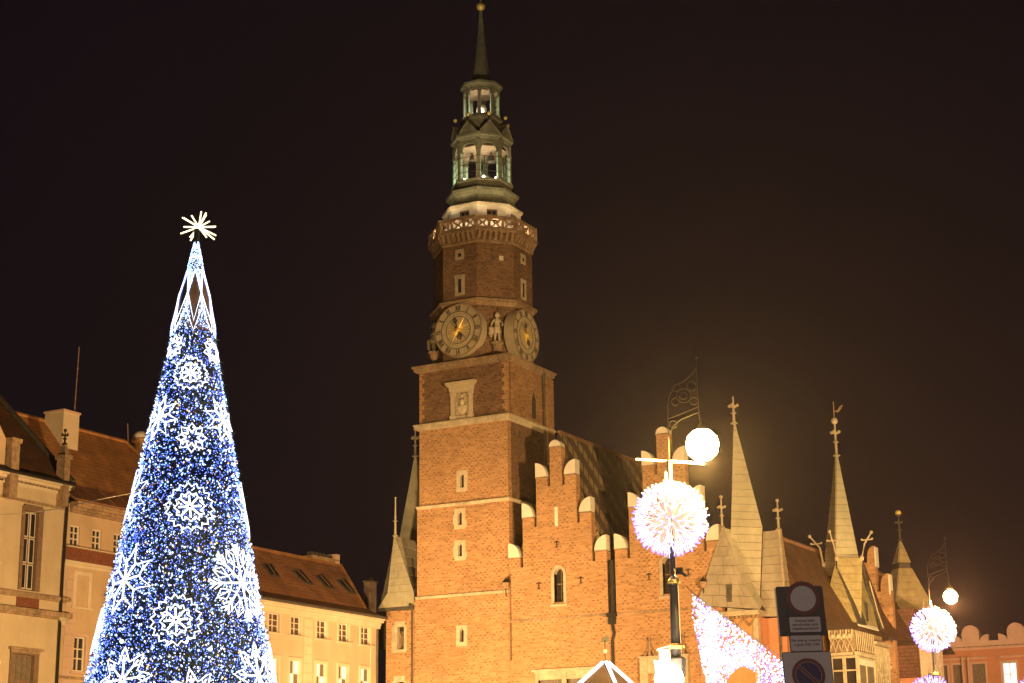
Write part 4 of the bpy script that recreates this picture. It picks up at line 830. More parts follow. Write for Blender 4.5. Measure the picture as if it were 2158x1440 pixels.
# cornice, pilasters, gutter
b = MB(fr)
for d, z0, z1 in ((.12, 14.75, 14.95), (.2, 14.95, 15.15), (.42, 15.15, 15.3), (.55, 15.3, 15.42)): b.box(y0, y1+.1, .0, d, z0, z1)
b.build('cornice', 'cream_lt', CH)
b = MB(); b.tube([(XW+.62, y0, 15.52), (XW+.62, y1+.2, 15.52)], .11, 8); b.build('gutter', 'rust', CH)
for yy in (PX(650, 1320, XW).y, y1-.5, y1-1.15):
    for j in range(24):
        z = 14.7-j*.6; MB(fr).box(yy-.42, yy+.42, .002, .05, z-.57, z).build('quoin_block', 'cream_lt', CH) if yy < 104 else None
MB(fr).box(y1-1.0, y1-.95, 0, .05, 0, 14.7).build('edge_strip', 'cream_lt', CH)
b = MB(fr); b.tube([(y1-.3, .14, 14.7), (y1-.3, .14, 0)], .07); b.build('downpipe', 'rust', CH)
# roof: flared foot, main pitch, hipped right end
eL, eR = Vector((XW+.6, y0, 15.55)), Vector((XW+.6, y1+.35, 15.55)); kL, kR = Vector((XW-.9, y0, 16.25)), Vector((XW-.9, y1-.35, 16.25))
XRG = XW-4.6; rR = PX(718, 1192, XRG); rR0 = rR.copy(); rz = rR.z; rL = Vector((XRG, y0, rz)); rR = Vector((XRG, rR.y, rz))
roofpanel('roof', 'dtile', CH, [eL, eR, kR, kL]); mr = roofpanel('roof', 'rtile2', CH, [kL, kR, rR, rL]); bkR = Vector((XRG-4.5, y1-.35, 16.0)); roofpanel('roof', 'rtile2', CH, [kR, bkR, rR]); roofpanel('roof', 'rtile2', CH, [rL, rR, bkR, Vector((XRG-4.5, y0, 16.0))])
roofpanel('roof', 'rtile2', CH, [eR, Vector((XRG-4.5, y1+.35, 15.55)), bkR, kR])
b = MB(); b.tube([kR, rR], .13, 6); b.build('hip_tile', 'rtile', mr); b = MB(); b.tube([rL, rR], .13, 6); b.build('ridge_tile', 'rtile', mr)
nr = (kR-kL).cross(rL-kL).normalized(); nr = nr if nr.z > 0 else -nr
for q in (((553, 1188), (572, 1187), (592, 1217), (572, 1212)), ((617, 1203), (633, 1199), (662, 1232), (643, 1228)), ((665, 1213), (680, 1210), (707, 1242), (690, 1238)), ((710, 1222), (727, 1219), (752, 1251), (736, 1248))):
    pts = [PP(x, y, kL+nr*.1, nr) for x, y in q]; s = roofpanel('skylight', 'rust', CH, pts, .12); c_ = sum(pts, Vector())/4
    roofpanel('pane', 'glass', s, [c_.lerp(p, .78)+nr*.02 for p in pts], .02)
    a, b_ = (c_.lerp(pts[0], .8)+c_.lerp(pts[1], .8))/2, (c_.lerp(pts[2], .8)+c_.lerp(pts[3], .8))/2; m_ = MB(); m_.tube([a+nr*.04, b_+nr*.04], .035, 4); m_.build('glazing_bar', 'wood_b', s)
def chimney(parent, c, wx, wy, z0, z1, m='pinkstone', pots=0, capm='stone_dk'):
    b = MB(); b.box(c[0]-wx, c[0]+wx, c[1]-wy, c[1]+wy, z0, z1-.12); o = b.build('chimney', m, parent)
    MB().box(c[0]-wx-.07, c[0]+wx+.07, c[1]-wy-.07, c[1]+wy+.07, z1-.12, z1).build('chimney_cap', capm, o)
    for i in range(pots):
        y = c[1]-wy+(i+.5)*2*wy/pots; MB().box(c[0]-wx*.7, c[0]+wx*.7, y-.08, y+.08, z1, z1+.28).build('chimney_pot', 'rust', o)
    return o
a, b_ = PX(657, 1182, XRG), PX(712, 1190, XRG); chimney(CH, (XRG-.3, (a.y+b_.y)/2), .35, (b_.y-a.y)/2, rz-1, rz+.35, 'stone_dk', 7)
MB().box(XRG-.7, XRG+.1, b_.y-.45, b_.y+.1, rz, rz+.75).build('chimney_stack', 'pinkstone', CH)
a = PX(780, 1225, XRG+.5); chimney(CH, (XRG+.5, a.y), .3, .42, 15.6, a.z, 'pinkstone', 1)

# ================================================================== TALL OCHRE HOUSE behind the tree's left
OH = empty('ochre_house', (XW, 81, 0), 'ochre house with red tiled roof and broad chimney left of the christmas tree', 'house')
y0, y1 = 75.35, 88.1
w1, w2 = PX(158, 1128, XW), PX(204, 1138, XW); w3 = PX(166, 1372, XW); bl = PX(172, 1245, XW)
dy = w2.y-w1.y
hs = [(w1.y+i*dy-.38, w1.y+i*dy+.38, 16.8, 18.0) for i in range(6)]+[(w3.y-.5+i*3.4, w3.y+.5+i*3.4, 9.8, 11.75) for i in range(4)]
holewall('wall', 'cream2', OH, fr, y0, y1, 0, 19.2, hs, .4); MB().box(XW-9, XW-.4, y0, y1, 0, 19.1).build('house_body', 'cream2', OH)
for i, h in enumerate(hs): window(fr, *h, OH, 2, (0, .33, .67, 1) if i < 6 else (0, .36, .66, 1), trim=None if i < 6 else 'pinkstone', tw=.16, rec=.09, bar=.08)
for i in range(6): y = w1.y+i*dy; MB(fr).box(y-.45, y+.5, 0, .07, 16.7, 16.8).build('sill', 'stone_dk', OH)
for i in range(4):
    y = bl.y+i*3.4; t = MB(fr); t.box(y-.75, y-.5, 0, .07, 13.4, 15.2); t.box(y+.5, y+.75, 0, .07, 13.4, 15.2); t.box(y-.75, y+.75, 0, .08, 15.2, 15.42); t.box(y-.85, y+.85, 0, .14, 13.28, 13.4); t.build('blind_window', 'cream_lt', OH)
b = MB(fr); b.box(y0+.02, y1, 0, .12, 15.95, 16.7); b.build('frieze_band', 'redpanel', OH)
b = MB(fr); b.box(y0, y1, 0, .2, 15.78, 15.95); b.box(y0, y1, 0, .1, 15.6, 15.78); b.box(y0-.02, y1, 0, .3, 16.7, 16.76); b.build('cornice', 'cream_lt', OH)
b = MB(fr)
for d, z0, z1 in ((.15, 18.7, 18.85), (.3, 18.85, 19.0), (.5, 19.0, 19.15), (.62, 19.15, 19.3)): b.box(y0+.3, y1, 0, d, z0, z1)
b.build('cornice', 'stone_dk', OH)
for j in range(14):
    z = 15.5-j*.62; MB(fr).box(y0+.35, y0+1.2, 0, .05, z-.585, z).build('quoin_block', 'pinkstone', OH)
b = MB(fr); b.box(y0, y1, 0, .1, 9.35, 9.5); b.build('string_course', 'stone_dk', OH)
RX = -75.2; rl, rr_ = PX(28, 871, RX), PX(265, 932, RX); rz = (rl.z+rr_.z)/2; e = 19.4
hipR = PX(285, 965, XW-3.4)
kz = 20.6; kx = XW-.9
roofpanel('roof', 'rtile2', OH, [(XW+.7, y0, e), (XW+.7, y1, e), (kx, y1, kz), (kx, y0, kz)])
mr = roofpanel('roof', 'rtile', OH, [(kx, y0, kz), (kx, y1, kz), (RX, rr_.y+.0, rz), (RX, y0-3, rz), (kx-.01, y0-.0, kz)][:4])
roofpanel('roof', 'rtile', OH, [(kx, y1, kz), (RX, rr_.y, rz), (RX-4, y1, kz)])
roofpanel('roof', 'rtile', OH, [(RX, y0-3, rz), (RX, rr_.y, rz), (RX-4.5, y1, kz-.2), (RX-4.5, y0-3, kz-.2)])
b = MB(); b.tube([(RX, y0-3, rz+.02), (RX, rr_.y, rz+.02)], .13, 6); b.tube([(RX, rr_.y, rz), (kx, y1, kz)], .13, 6); b.build('ridge_tile', 'rtile', mr)
for i in range(6):
    y = 78.8+i*1.5; b = MB(); b.tube([(XW+.6, y, e+.08), (kx+.05, y, kz+.02)], .05, 4); b.build('roof_seam', 'rtile2', mr)
CXC = -73.6; a, m_, c_ = PX(98, 868, CXC-1.3), PX(135, 862, CXC), PX(168, 868, CXC); bt = PX(165, 945, CXC)
chimney(OH, (CXC-.75, (m_.y+c_.y)/2), .75, (c_.y-m_.y)/2, bt.z-2.5, m_.z, 'cream_lt', 0, 'pinkstone')
q0, q1 = PX(157, 866, CXC-.4), PX(167, 731, CXC-.4); b = MB(); b.tube([q0, q1], .045, 6, .025); b.tube([q0.lerp(q1, .66)-Vector((0, .1, 0)), q0.lerp(q1, .66)+Vector((0, .1, 0))], .03); b.build('antenna_mast', 'stone_dk', OH)
q0, q1 = PX(270, 930, RX), PX(269, 893, RX); b = MB(); b.tube([q0, q1], .035); b.build('lightning_rod', 'stone_dk', OH)
# round tower top peeping beside the tree
p = PX(296, 925, -80); RT_ = empty('rooftop_turret', p, 'small round rooftop turret with pale cap, half hidden by the left edge of the tree', 'turret')
b = MB(); b.lathe((p.x, p.y, p.z-3), [(.5, -3), (.5, 2.6), (.7, 2.75), (.7, 2.95)], 14); b.build('turret_wall', 'brick', RT_); b = MB(); b.lathe((p.x, p.y, p.z), [(.6, 0), (.5, .3), (.3, .48), (.05, .55)], 14); b.build('turret_cap', 'cap', RT_, smooth=True)

# ================================================================== LEFTMOST HOUSE
LH = empty('corner_house', (XW, 72, 0), 'pale yellow house at the far left edge with tall grey window bays and roof pinnacles', 'house')
XA = XW+.25; fr = FX(XA); y0, y1 = 58.0, 75.2
wy0, wy1 = PX(50, 1070, XA).y, PX(88, 1075, XA).y; wz1, wz0 = PX(68, 1070, XA).z, PX(60, 1245, XA).z
l0, l1 = PX(24, 1375, XA).y, PX(78, 1375, XA).y; lz1 = PX(50, 1372, XA).z
hs = [(wy0, wy1, wz0, wz1), (l0, l1, lz1-3, lz1), (wy0-4.6, wy1-4.6, wz0, wz1), (l0-4.6, l1-4.6, lz1-3, lz1)]
holewall('wall', 'cream', LH, fr, y0, y1, 0, 19.7, hs, .4); MB().box(XA-9, XA-.4, y0, y1, 0, 19.6).build('house_body', 'cream', LH)
def tallwin(a, b_, z0, z1, nr, nc, pw):
    f = MB(fr); f.box(a-.12, a+.1, -.2, .08, z0, z1); f.box(b_-.25, b_+.12, -.2, .08, z0, z1); f.box(a, b_, -.2, .1, z1-.2, z1+.1); f.box(a+.1, b_-.25, -.25, -.16, z0, z1-.2); wo = f.build('window', 'wood_b', LH)
    H = (z1-z0-.3)/nr; Wd = (b_-.25-a-.1)/nc
    for i in range(nr):
        for j in range(nc):
            u0, u1, v0, v1 = a+.1+j*Wd+Wd*.22, a+.1+j*Wd+Wd*.78, z0+.08+i*H+.06, z0+i*H+H-.04
            c_ = MB(fr); c_.box(u0-.05, u1+.05, -.16, -.12, v0-.05, v1+.05); co = c_.build('casement', pw, wo); MB(fr).box(u0, u1, -.125, -.11, v0, v1).build('pane', 'glass' if pw == 'wood_w' else 'netting', co)
for dy_ in (0, -4.6):
    tallwin(wy0+dy_, wy1+dy_, wz0, wz1, 3, 2, 'wood_w'); tallwin(l0+dy_, l1+dy_, lz1-3, lz1, 2, 4, 'wood_b')
    b = MB(fr); b.box(l0-.25+dy_, l1+.3+dy_, 0, .25, lz1+.02, lz1+.14); b.box(l0-.12+dy_, l1+.16+dy_, 0, .12, lz1-.12, lz1+.02); b.build('window_hood', 'stone_dk', LH)
    MB(fr).box(wy0-.15+dy_, wy1+.15+dy_, 0, .05, PX(50, 1284, XA).z, PX(50, 1259, XA).z).build('carved_panel', 'redpanel', LH)
for px, h, dp in ((1252, .18, .2), (1288, .28, .35)):
    z = PX(50, px, XA).z; b = MB(fr); b.box(y0, y1+.25, 0, dp*.6, z-h/2-.1, z-h/2); b.box(y0, y1+.5, 0, dp, z-h/2, z+h/2); b.build('string_course', 'stone_dk', LH)
b = MB(); b.lathe(fr(Vector((y1-.1, .2, PX(105, 1305, XA).z))), [(.02, -.35), (.12, -.3), (.2, -.1), (.28, 0), (.3, .12)], 8); b.build('corbel', 'stone', LH)
z = PX(60, 1058, XA).z; MB(fr).box(y0, y1+.05, 0, .08, z-.06, z+.06).build('string_course', 'stone_dk', LH)
ez = PX(70, 1015, XA).z; b = MB(fr)
for d, z0, z1 in ((.1, ez-.42, ez-.25), (.25, ez-.15, ez), (.45, ez, ez+.14)): b.box(y0, y1, 0, d, z0, z1)
b.build('cornice', 'cream_lt', LH)
for i in range(24): MB(fr).box(y0+9.5+i*.3, y0+9.66+i*.3, .02, .18, ez-.25, ez-.12).build('dentil', 'stone_dk', LH)
b = MB(fr); b.tube([(y1-.1, .5, ez+.05), (y1-.25, .22, ez-.7), (y1-.28, .16, 15), (y1-.28, .16, 0)], .085); b.build('downpipe', 'iron', LH)
b = MB(fr); b.tube([(y0, .5, ez+.2), (y1, .5, ez+.2)], .11); b.build('gutter', 'iron', LH)
# steep roof with a verge at the right-hand end
XT = XA-6.0; tp = PX(0, 835, XT); ev = Vector((XA+.45, y1-.2, ez+.2)); vg = PY(0, 848, y1-.2); top = Vector((XT, y1-.2, ev.z+(vg.z-ev.z)*(XT-ev.x)/(vg.x-ev.x)))
roofpanel('roof', 'dtile', LH, [(XA+.45, y0, ez+.2), ev, top, (XT, y0, top.z)], .2); b = MB(); b.loft([[ev, top, (XT, y1-.2, ez)], [(ev.x, y1, ev.z), (top.x, y1, top.z), (XT, y1, ez)]]); b.build('gable_end', 'rust', LH)
b = MB(); b.tube([ev+Vector((0, .05, .1)), top+Vector((0, .05, .15))], .2, 6); b.build('verge', 'rust', LH)
def pinn(px, pyb, pyt, hw, label=None, cross=True):
    a = PX(px, pyb, XA+.2); t = PX(px, pyt, XA+.2); b = MB(); b.box(a.x-.3, a.x+.3, a.y-hw, a.y+hw, a.z, t.z); b.box(a.x-.38, a.x+.38, a.y-hw-.08, a.y+hw+.08, t.z, t.z+.25); b.loft([[(a.x-.3, a.y-hw, t.z+.25), (a.x+.3, a.y-hw, t.z+.25), (a.x+.3, a.y+hw, t.z+.25), (a.x-.3, a.y+hw, t.z+.25)], [(a.x-.08, a.y-.08, t.z+.9), (a.x+.08, a.y-.08, t.z+.9), (a.x+.08, a.y+.08, t.z+.9), (a.x-.08, a.y+.08, t.z+.9)]]) if cross else None
    o = b.build('roof_pillar', 'stone_dk', LH)
    if cross: finial(o, (a.x, a.y, t.z+.85), .85, 'iron', .25, r=.07, ball=.1)
pinn(129, 1068, 968, .22); pinn(19, 1050, 933, .3, cross=False)
DG = MB(FX(XA+.1)); ya = PX(0, 900, XA).y; yb = PX(10, 925, XA).y; DG.prism([(ya-3, 0, 19.6), (yb, 0, 19.6), (yb, 0, PX(9, 925, XA).z), (ya-.4, 0, PX(0, 895, XA).z+.3), (ya-3, 0, PX(0, 895, XA).z-2)], 0, (0, -.5, 0)); DG.build('dormer_gable', 'cream2', LH)

# ================================================================== RED HOUSE far right
RH = empty('salmon_house', (-36, 151, 0), 'salmon red house with a pale parapet of round merlons at the far right edge', 'house')
fr = FY(150); x0, x1 = -44, -28
wz1, wz0 = 13.45, 11.3
hs = [(-40.15, -39.35, wz0, wz1), (-38.55, -37.4, wz0, wz1), (-36.05, -34.92, wz0, wz1), (-33.2, -32.0, wz0, wz1)]
h2 = PY(2010, 1400, 150)
hs = [(PY(a, 1405, 150).x, PY(b_, 1405, 150).x, wz0, wz1) for a, b_ in ((1983, 1996), (2008, 2028), (2048, 2076), (2112, 2142))]
holewall('wall', 'salmon', RH, fr, x0, x1, 0, 14.8, hs, .4); MB().box(x0, x1, 150.4, 158, 0, 14.7).build('house_body', 'salmon', RH)
for i, h in enumerate(hs): window(fr, *h, RH, 2, (0, .55, 1), fm='wood_b' if i < 3 else 'wood_w', gm='netting' if i < 3 else 'lit', trim='pinkstone', tw=.16, rec=.15, bar=.07, sill=True)
b = MB(fr); b.box(x0, x1, 0, .22, 14.72, 14.82); b.box(x0, x1, 0, .1, 14.62, 14.72); b.box(PY(1980, 1390, 150).x, PY(2080, 1390, 150).x, 0, .12, 13.85, 14.0); b.box(PY(2108, 1388, 150).x, -31, 0, .1, 13.85, 14.0); b.build('cornice', 'pinkstone', RH)
pz = 14.9; mw = PY(2064, 1340, 150).x-PY(2028, 1340, 150).x
for cpx in (2045, 2141, 1949, 2237):
    cc_ = PY(cpx, 1340, 150).x; r = mw/2; zc = PY(2045, 1318, 150).z-r
    N = 12; pts = [(cc_-r, pz), (cc_+r, pz)]+[(cc_+r*cos(pi*i/N), zc+r*sin(pi*i/N)) for i in range(N+1)]
    b = MB(fr); b.loft([[(x, .05, z) for x, z in pts], [(x, -.5, z) for x, z in pts]]); o = b.build('round_merlon', 'pinkstone', RH)
    for s in (-1, 1):
        b = MB(fr); b.box(cc_+s*r-.05, cc_+s*r+.05, -.1, .1, zc-.12, zc-.02); b.build('merlon_moulding', 'stone_dk', o)
        ua, ub = (cc_+r, cc_+r+.75) if s > 0 else (cc_-r-.75, cc_-r); b = MB(fr); pts = [(ua, pz), (ub, pz)]+([(ub, pz+.95)]+[(ub-.75*(i/8), pz+.35+.6*sqrt(max(0, 1-(i/8)**2))) for i in range(1, 9)] if s > 0 else [(ub-.75*(1-i/8.)*1, pz+.35+.6*sqrt(max(0, 1-(1-i/8.)**2))) if False else (ub-.75*(i/8), pz+.35+.6*sqrt(max(0, 1-(1-i/8)**2))) for i in range(0, 9)])
        b.loft([[(x, .03, z) for x, z in pts], [(x, -.45, z) for x, z in pts]]); b.build('half_merlon', 'pinkstone', RH)
MB(fr).box(x0, x1, -.4, 0, 14.82, pz+.42).build('parapet', 'pinkstone', RH)
for i in range(30): u = x0+.3+i*.55; MB(fr).box(u, u+.4, .02, .08, 14.84, 14.88).build('dentil', 'stone_dk', RH)
for px in (2027, 2039): b = MB(); p = PY(px, 1386, 149.6); b.tube([p, (p.x, p.y, 0)], .09); b.build('downpipe', 'pinkstone', RH)

# ================================================================== STREET LAMPS AND LIGHT BALLS
def blob(n, seed): rnd_ = random.Random(seed); return rnd_
def lamp(D, ppx, pts_bracket, lpx, label, arm_label, seed, simple=False):
    """cast-iron mast with scroll bracket; the lamp hangs from the bracket"""
    px, py = ppx; base = PD(px, py, D); x, y = base.x, base.y
    T = empty('street_lamp', (x, y, 0), label, 'street lamp', 'tall cast iron street lamps of the square')
    ztop = 10.45
    b = MB(); b.lathe((x, y, 0), [(.22, 0), (.24, .4), (.16, .6), (.15, 5.0), (.17, 5.05), (.17, 5.2), (.13, 5.3), (.125, 5.7), (.11, 7.2), (.13, 7.22), (.13, 7.35), (.07, 7.45), (.065, 9.6), (.06, 10.4)], 12); b.build('mast', 'grey_iron', T, smooth=False)
    for z, r in ((5.15, .19), (5.65, .21), (7.28, .16)):
        b = MB(); b.lathe((x, y, z), [(.1, -.06), (r, -.03), (r, .03), (.1, .1)], 12); b.build('brass_collar', 'gold', T)
    b = MB(); b.lathe((x, y, 5.05), [(.12, -.3), (.22, -.1), (.26, .3), (.2, .34), (.14, .36)], 10); b.build('crown_capital', 'grey_iron', T)
    u = RT.copy(); u.z = 0; u.normalize(); L = Vector(PD(*lpx, D)); d = L-Vector((x, y, L.z)); L_ = d.length; dd = d.normalized()
    zt = 12.1; q = lambda s, z: Vector((x, y, z))+dd*s
    b = MB(); b.tube([q(0, 10.3), q(0, zt-.3), q(.06, zt), q(.22, zt+.3), q(.45, zt+.38), q(.6, zt+.5), q(L_-.06, zt+.75)], .013, 5); b.tube([q(L_-.06, zt+1.0), q(L_-.05, zt-.5), q(L_, L.z+.35)], .013, 5)
    b.tube([q(0, zt-.6), q(.3, zt-.5), q(L_-.04, zt-.3)], .011, 4); b.tube([q(0, zt-1.1), q(.12, zt-.8), q(.35, zt-.62), q(L_-.05, zt-.45)], .011, 4); b.build('bracket', 'lamp_iron', T)
    for (cu, cz, r) in ((L_*.5, zt-.0, .19), (L_*.5, zt-.0, .1), (L_*.25, zt-.15, .1), (L_*.75, zt+.25, .12), (L_*.3, zt+.22, .1), (L_*.16, zt-.75, .1), (L_*.8, zt-.15, .1)):
        b = MB(); b.tube([q(cu+r*cos(t*pi/6), cz+r*sin(t*pi/6)) for t in range(12 if r != .19 else 13)], .011, 4); b.build('scroll', 'lamp_iron', T)
    b = MB(); b.ball(q(L_-.06, zt+1.02), .06, 8, 5); b.build('bracket_knob', 'lamp_iron', T)
    b = MB(); b.lathe((L.x, L.y, L.z), [(.04, .6), (.1, .5), (.16, .4), (.16, .36)], 14); b.build('lamp_hood', 'lamp_iron', T)
    return T, (x, y), L
def glass(T, L, r, m):
    b = MB(); b.lathe((L.x, L.y, L.z), [(.02, -r*1.0), (r*.5, -r*.87), (r*.87, -r*.5), (r, 0), (r*.87, r*.5), (r*.5, r*.87), (.05, r)], 20); b.build('lamp_glass', m, T, smooth=True)
T1, xy1, L1_ = lamp(45, (1417, 1150), None, (1480, 938), 'tall nearer street lamp with crossbar and glaring yellow lamp before the second gable', '', 1)
glass(T1, L1_, .43, 'sodium'); T2, xy2, L2_ = lamp(79, (1964, 1328), None, (2003, 1258), 'farther street lamp with scrolled bracket and glowing orange lamp at the right', '', 2)
glass(T2, L2_, .30, 'sodium2')
point('sodium_light', L1_-FW*.26-Vector((0, 0, .44)), LAMP1, (1, .60, .15), .02); point('orange_light', L2_-FW*.2-Vector((0, 0, .3)), LAMP2, (1, .46, .16), .02)
# cross bar over the near mast
d1 = MB(); a, b_ = PD(1340, 968, 45), PD(1484, 977, 45); d1.tube([a, b_], .028); d1.build('cross_bar', 'cap', T1)
p = PD(1404, 1010, 45); b = MB(); b.lathe(p, [(.03, -.3), (.06, -.1), (.05, .15), (.01, .3)], 8); b.build('bracket_clamp', 'cap', T1)
# clamp and camera housings on the near mast
b = MB(); p = PD(1430, 1202, 45); b.box(p.x-.08, p.x+.1, p.y-.06, p.y+.06, p.z-.1, p.z+.06); b.tube([p+Vector((.05, 0, -.05)), p+Vector((.2, 0, -.16))], .04, 6); b.build('clamp_box', 'iron', T1)
def lightball(D, cpx, R, label, seed, n=210):
    c = PD(*cpx, D); O = empty('light_ball', c, label, 'light decoration', 'ball shaped light decorations on lamp posts'); rnd_ = random.Random(seed)
    sp_, tw, bl = MB(), MB(), MB()
    pts = []
    for i in range(n):
        z = 1-2*(i+.5)/n; a = i*2.399963; s = sqrt(1-z*z); d = Vector((s*cos(a), s*sin(a), z)); d = (d+Vector([rnd_.uniform(-.05, .05) for _ in range(3)])).normalized()
        sp_.tube([c+d*R*.12, c+d*R*.72], .012, 3, .018)
        for k in range(3):
            t = d.orthogonal().normalized(); t = (Matrix.Rotation(k*2.094+rnd_.random(), 3, d) @ t); e = c+d*R*(.93+rnd_.uniform(-.06, .05))+t*R*.085; tw.tube([c+d*R*.70, e], .013, 3, .009)
            for f_ in ((.45, 1) if i % 3 else (1,)): bl.octa((c+d*R*.7).lerp(e, f_), .026 if D < 60 else .034)
    sp_.build('spokes', 'ballspoke', O, kind='stuff'); tw.build('twigs', 'balltwig', O, kind='stuff'); bl.build('led_bulbs', 'violet', O, kind='stuff')
    b = MB(); b.ball(c, R*.1, 10, 6); b.build('hub', 'grey_iron', O); b = MB(); b.tube([c-Vector((0, 0, R*1.06)), c+Vector((0, 0, R*1.04))], .05); b.build('spine', 'grey_iron', O)
    return O
lightball(44.75, (1413, 1094), 1.0, 'large nearer glowing white light ball on the mast in front of the gables', 4, 230)
lightball(78.7, (1966, 1327), 1.0, 'smaller distant glowing white light ball at the right, below the orange lamp', 5, 150)
lightball(70, (1963, 1478), 1.0, 'glowing light ball cut off by the bottom edge beneath the distant light ball', 6, 120)
lightball(60, (2205, 1478), 1.0, 'glowing light ball just showing at the bottom right corner', 8, 120)
# small lanterns on the town hall wall
for (px, py, Y, lb) in ((1482, 1230, 107.9, 'small iron wall lantern between the second gable and the corner oriel'), (1066, 1232, 108.0, 'small iron wall lantern on the right edge of the clock tower')):
    p = PY(px, py, Y); O = empty('wall_lantern', p, lb, 'lantern', 'iron lanterns on the hall wall'); x, y, z = p
    b = MB(); b.lathe(p, [(.14, -.3), (.26, .1), (.25, .12)], 6); b.build('lantern_glass', 'stone_dk', O)
    b = MB(); b.lathe(p, [(.3, .12), (.2, .25), (.06, .38), (.03, .5)], 6); b.tube([(x, y, z-.3), (x, y, z-.55)], .04); b.tube([(x, y, z-.5), (x-.1, y+.2, z-.8), (x-.1, 108.3, z-.75)], .035); b.build('lantern_frame', 'iron', O)
# floodlight on the mast, glowing, and white housing above
p = PD(1410, 1432, 44.2); FL = empty('floodlight', p, 'glaring floodlight with a white housing low on the near lamp mast', 'floodlight')
b = MB(); b.ball(p, .36, 20, 12); b.build('floodlight_glass', 'flood', FL, smooth=True)
p2 = PD(1400, 1378, 44.4); b = MB(frame(p2, (RT.x, RT.y, 0), (-FW.x, -FW.y, 0))); b.box(-.14, .13, -.12, .12, -.18, .1); b.build('housing', 'cap', FL)
b = MB(frame(p2, (RT.x, RT.y, 0), (-FW.x, -FW.y, 0))); b.loft([[(-.2, .16, .08), (.15, .16, .17), (.15, -.16, .17), (-.2, -.16, .08)], [(-.2, .16, .11), (.15, .16, .2), (.15, -.16, .2), (-.2, -.16, .11)]]); b.tube([(.0, 0, -.15), (.25, 0, -.3)], .03); b.tube([(-.1, 0, -.18), (0, .1, -.32), (.1, 0, -.2)], .02); b.build('visor', 'cap', FL)
p3 = PD(1390, 1402, 44.4); b = MB(frame(p3, (RT.x, RT.y, 0), (-FW.x, -FW.y, 0))); b.loft([[(-.1, .1, -.16), (.2, .1, -.08), (.2, .1, .04), (-.14, .1, .12)], [(-.1, -.1, -.16), (.2, -.1, -.08), (.2, -.1, .04), (-.14, -.1, .12)]]); b.build('side_lamp', 'lit', FL)
# stone portal head on the hall wall behind it
PT = MB(FY(108.3)); a, b_ = PY(1352, 1400, 108.3), PY(1453, 1400, 108.3); zt = PY(1400, 1386, 108.3).z
PT.box(a.x, a.x+.55, 0, .3, 0, zt); PT.box(b_.x-.55, b_.x, 0, .3, 0, zt); PT.box(a.x+.55, b_.x-.55, 0, .2, zt-1, zt); PT.box(a.x-.1, b_.x+.1, 0, .4, zt, zt+.12)
po = PT.build('portal', 'stone', HL)
for u in (a.x+.3, (a.x+b_.x)/2+1.0):
    b = MB(FY(108.1)); b.tube([(u+.4, 0, zt+.1), (u+.4, 0, zt+1.5)], .12, 6, .03); b.tube([(u+.1, 0, zt+1.25), (u+.4, 0, zt+1.1), (u+.7, 0, zt+1.25)], .05, 5); b.tube([(u, 0, zt+.1), (u+.4, 0, zt+.8)], .05); b.tube([(u+.8, 0, zt+.1), (u+.4, 0, zt+.8)], .05); b.build('pinnacle', 'stone_dk', po)

# ================================================================== STALL ROOF, LIGHT CURTAIN, CABLES
ap = PD(1276, 1394, 55); ST_ = empty('market_stall', (ap.x, ap.y, 0), 'market pavilion roof tip outlined in bright light tubes at the bottom centre', 'market stall')
u = Vector((RT.x, RT.y, 0)).normalized(); v = Vector((-u.y, u.x, 0)); zr = ap.z-2.6; w = 2.55
cr_ = [Vector((ap.x, ap.y, zr))+(u*cos(a)+v*sin(a))*w*1.2 for a in (radians(k) for k in (-165, -75, 15, 105))]
b = MB(); b.loft([[ap+(c_-ap)*.01 for c_ in cr_], cr_]); b.build('roof', 'felt', ST_)
for c_ in cr_:
    b = MB(); b.tube([ap.lerp(c_, .03)+Vector((0, 0, .05)), c_+Vector((0, 0, .05))], .055, 6); b.build('light_tube', 'tube', ST_)
    n = 14
    b = MB(); 
    for k in range(n): b.box(*sum([[q-.03, q+.03] for q in ap.lerp(c_, (k+1)/n)+Vector((0, 0, -.12))], [])) 
    b.build('lamp_holders', 'cap', ST_, kind='stuff')
b = MB(); b.box(*sum([[ap[i]-s, ap[i]+s] for i, s in ((0, 1.9), (1, 1.9))], []), 0, zr); b.build('stall_body', 'wood_b', ST_)
b = MB(); b.tube([ap, ap+Vector((0, 0, .65))], .02); b.build('finial_rod', 'iron', ST_); b = MB(); b.ball(ap+Vector((0, 0, .3)), .065, 10, 6); b.build('finial_ball', 'cap', ST_, smooth=True)
q = ap+Vector((0, 0, .66)); b = MB(); b.prism([q-u*.12-Vector((0, 0, .08)), q+u*.14-Vector((0, 0, .06)), q+u*.12+Vector((0, 0, .1)), q-u*.1+Vector((0, 0, .08))], 0, v*.02); b.build('weathervane', 'iron', ST_)
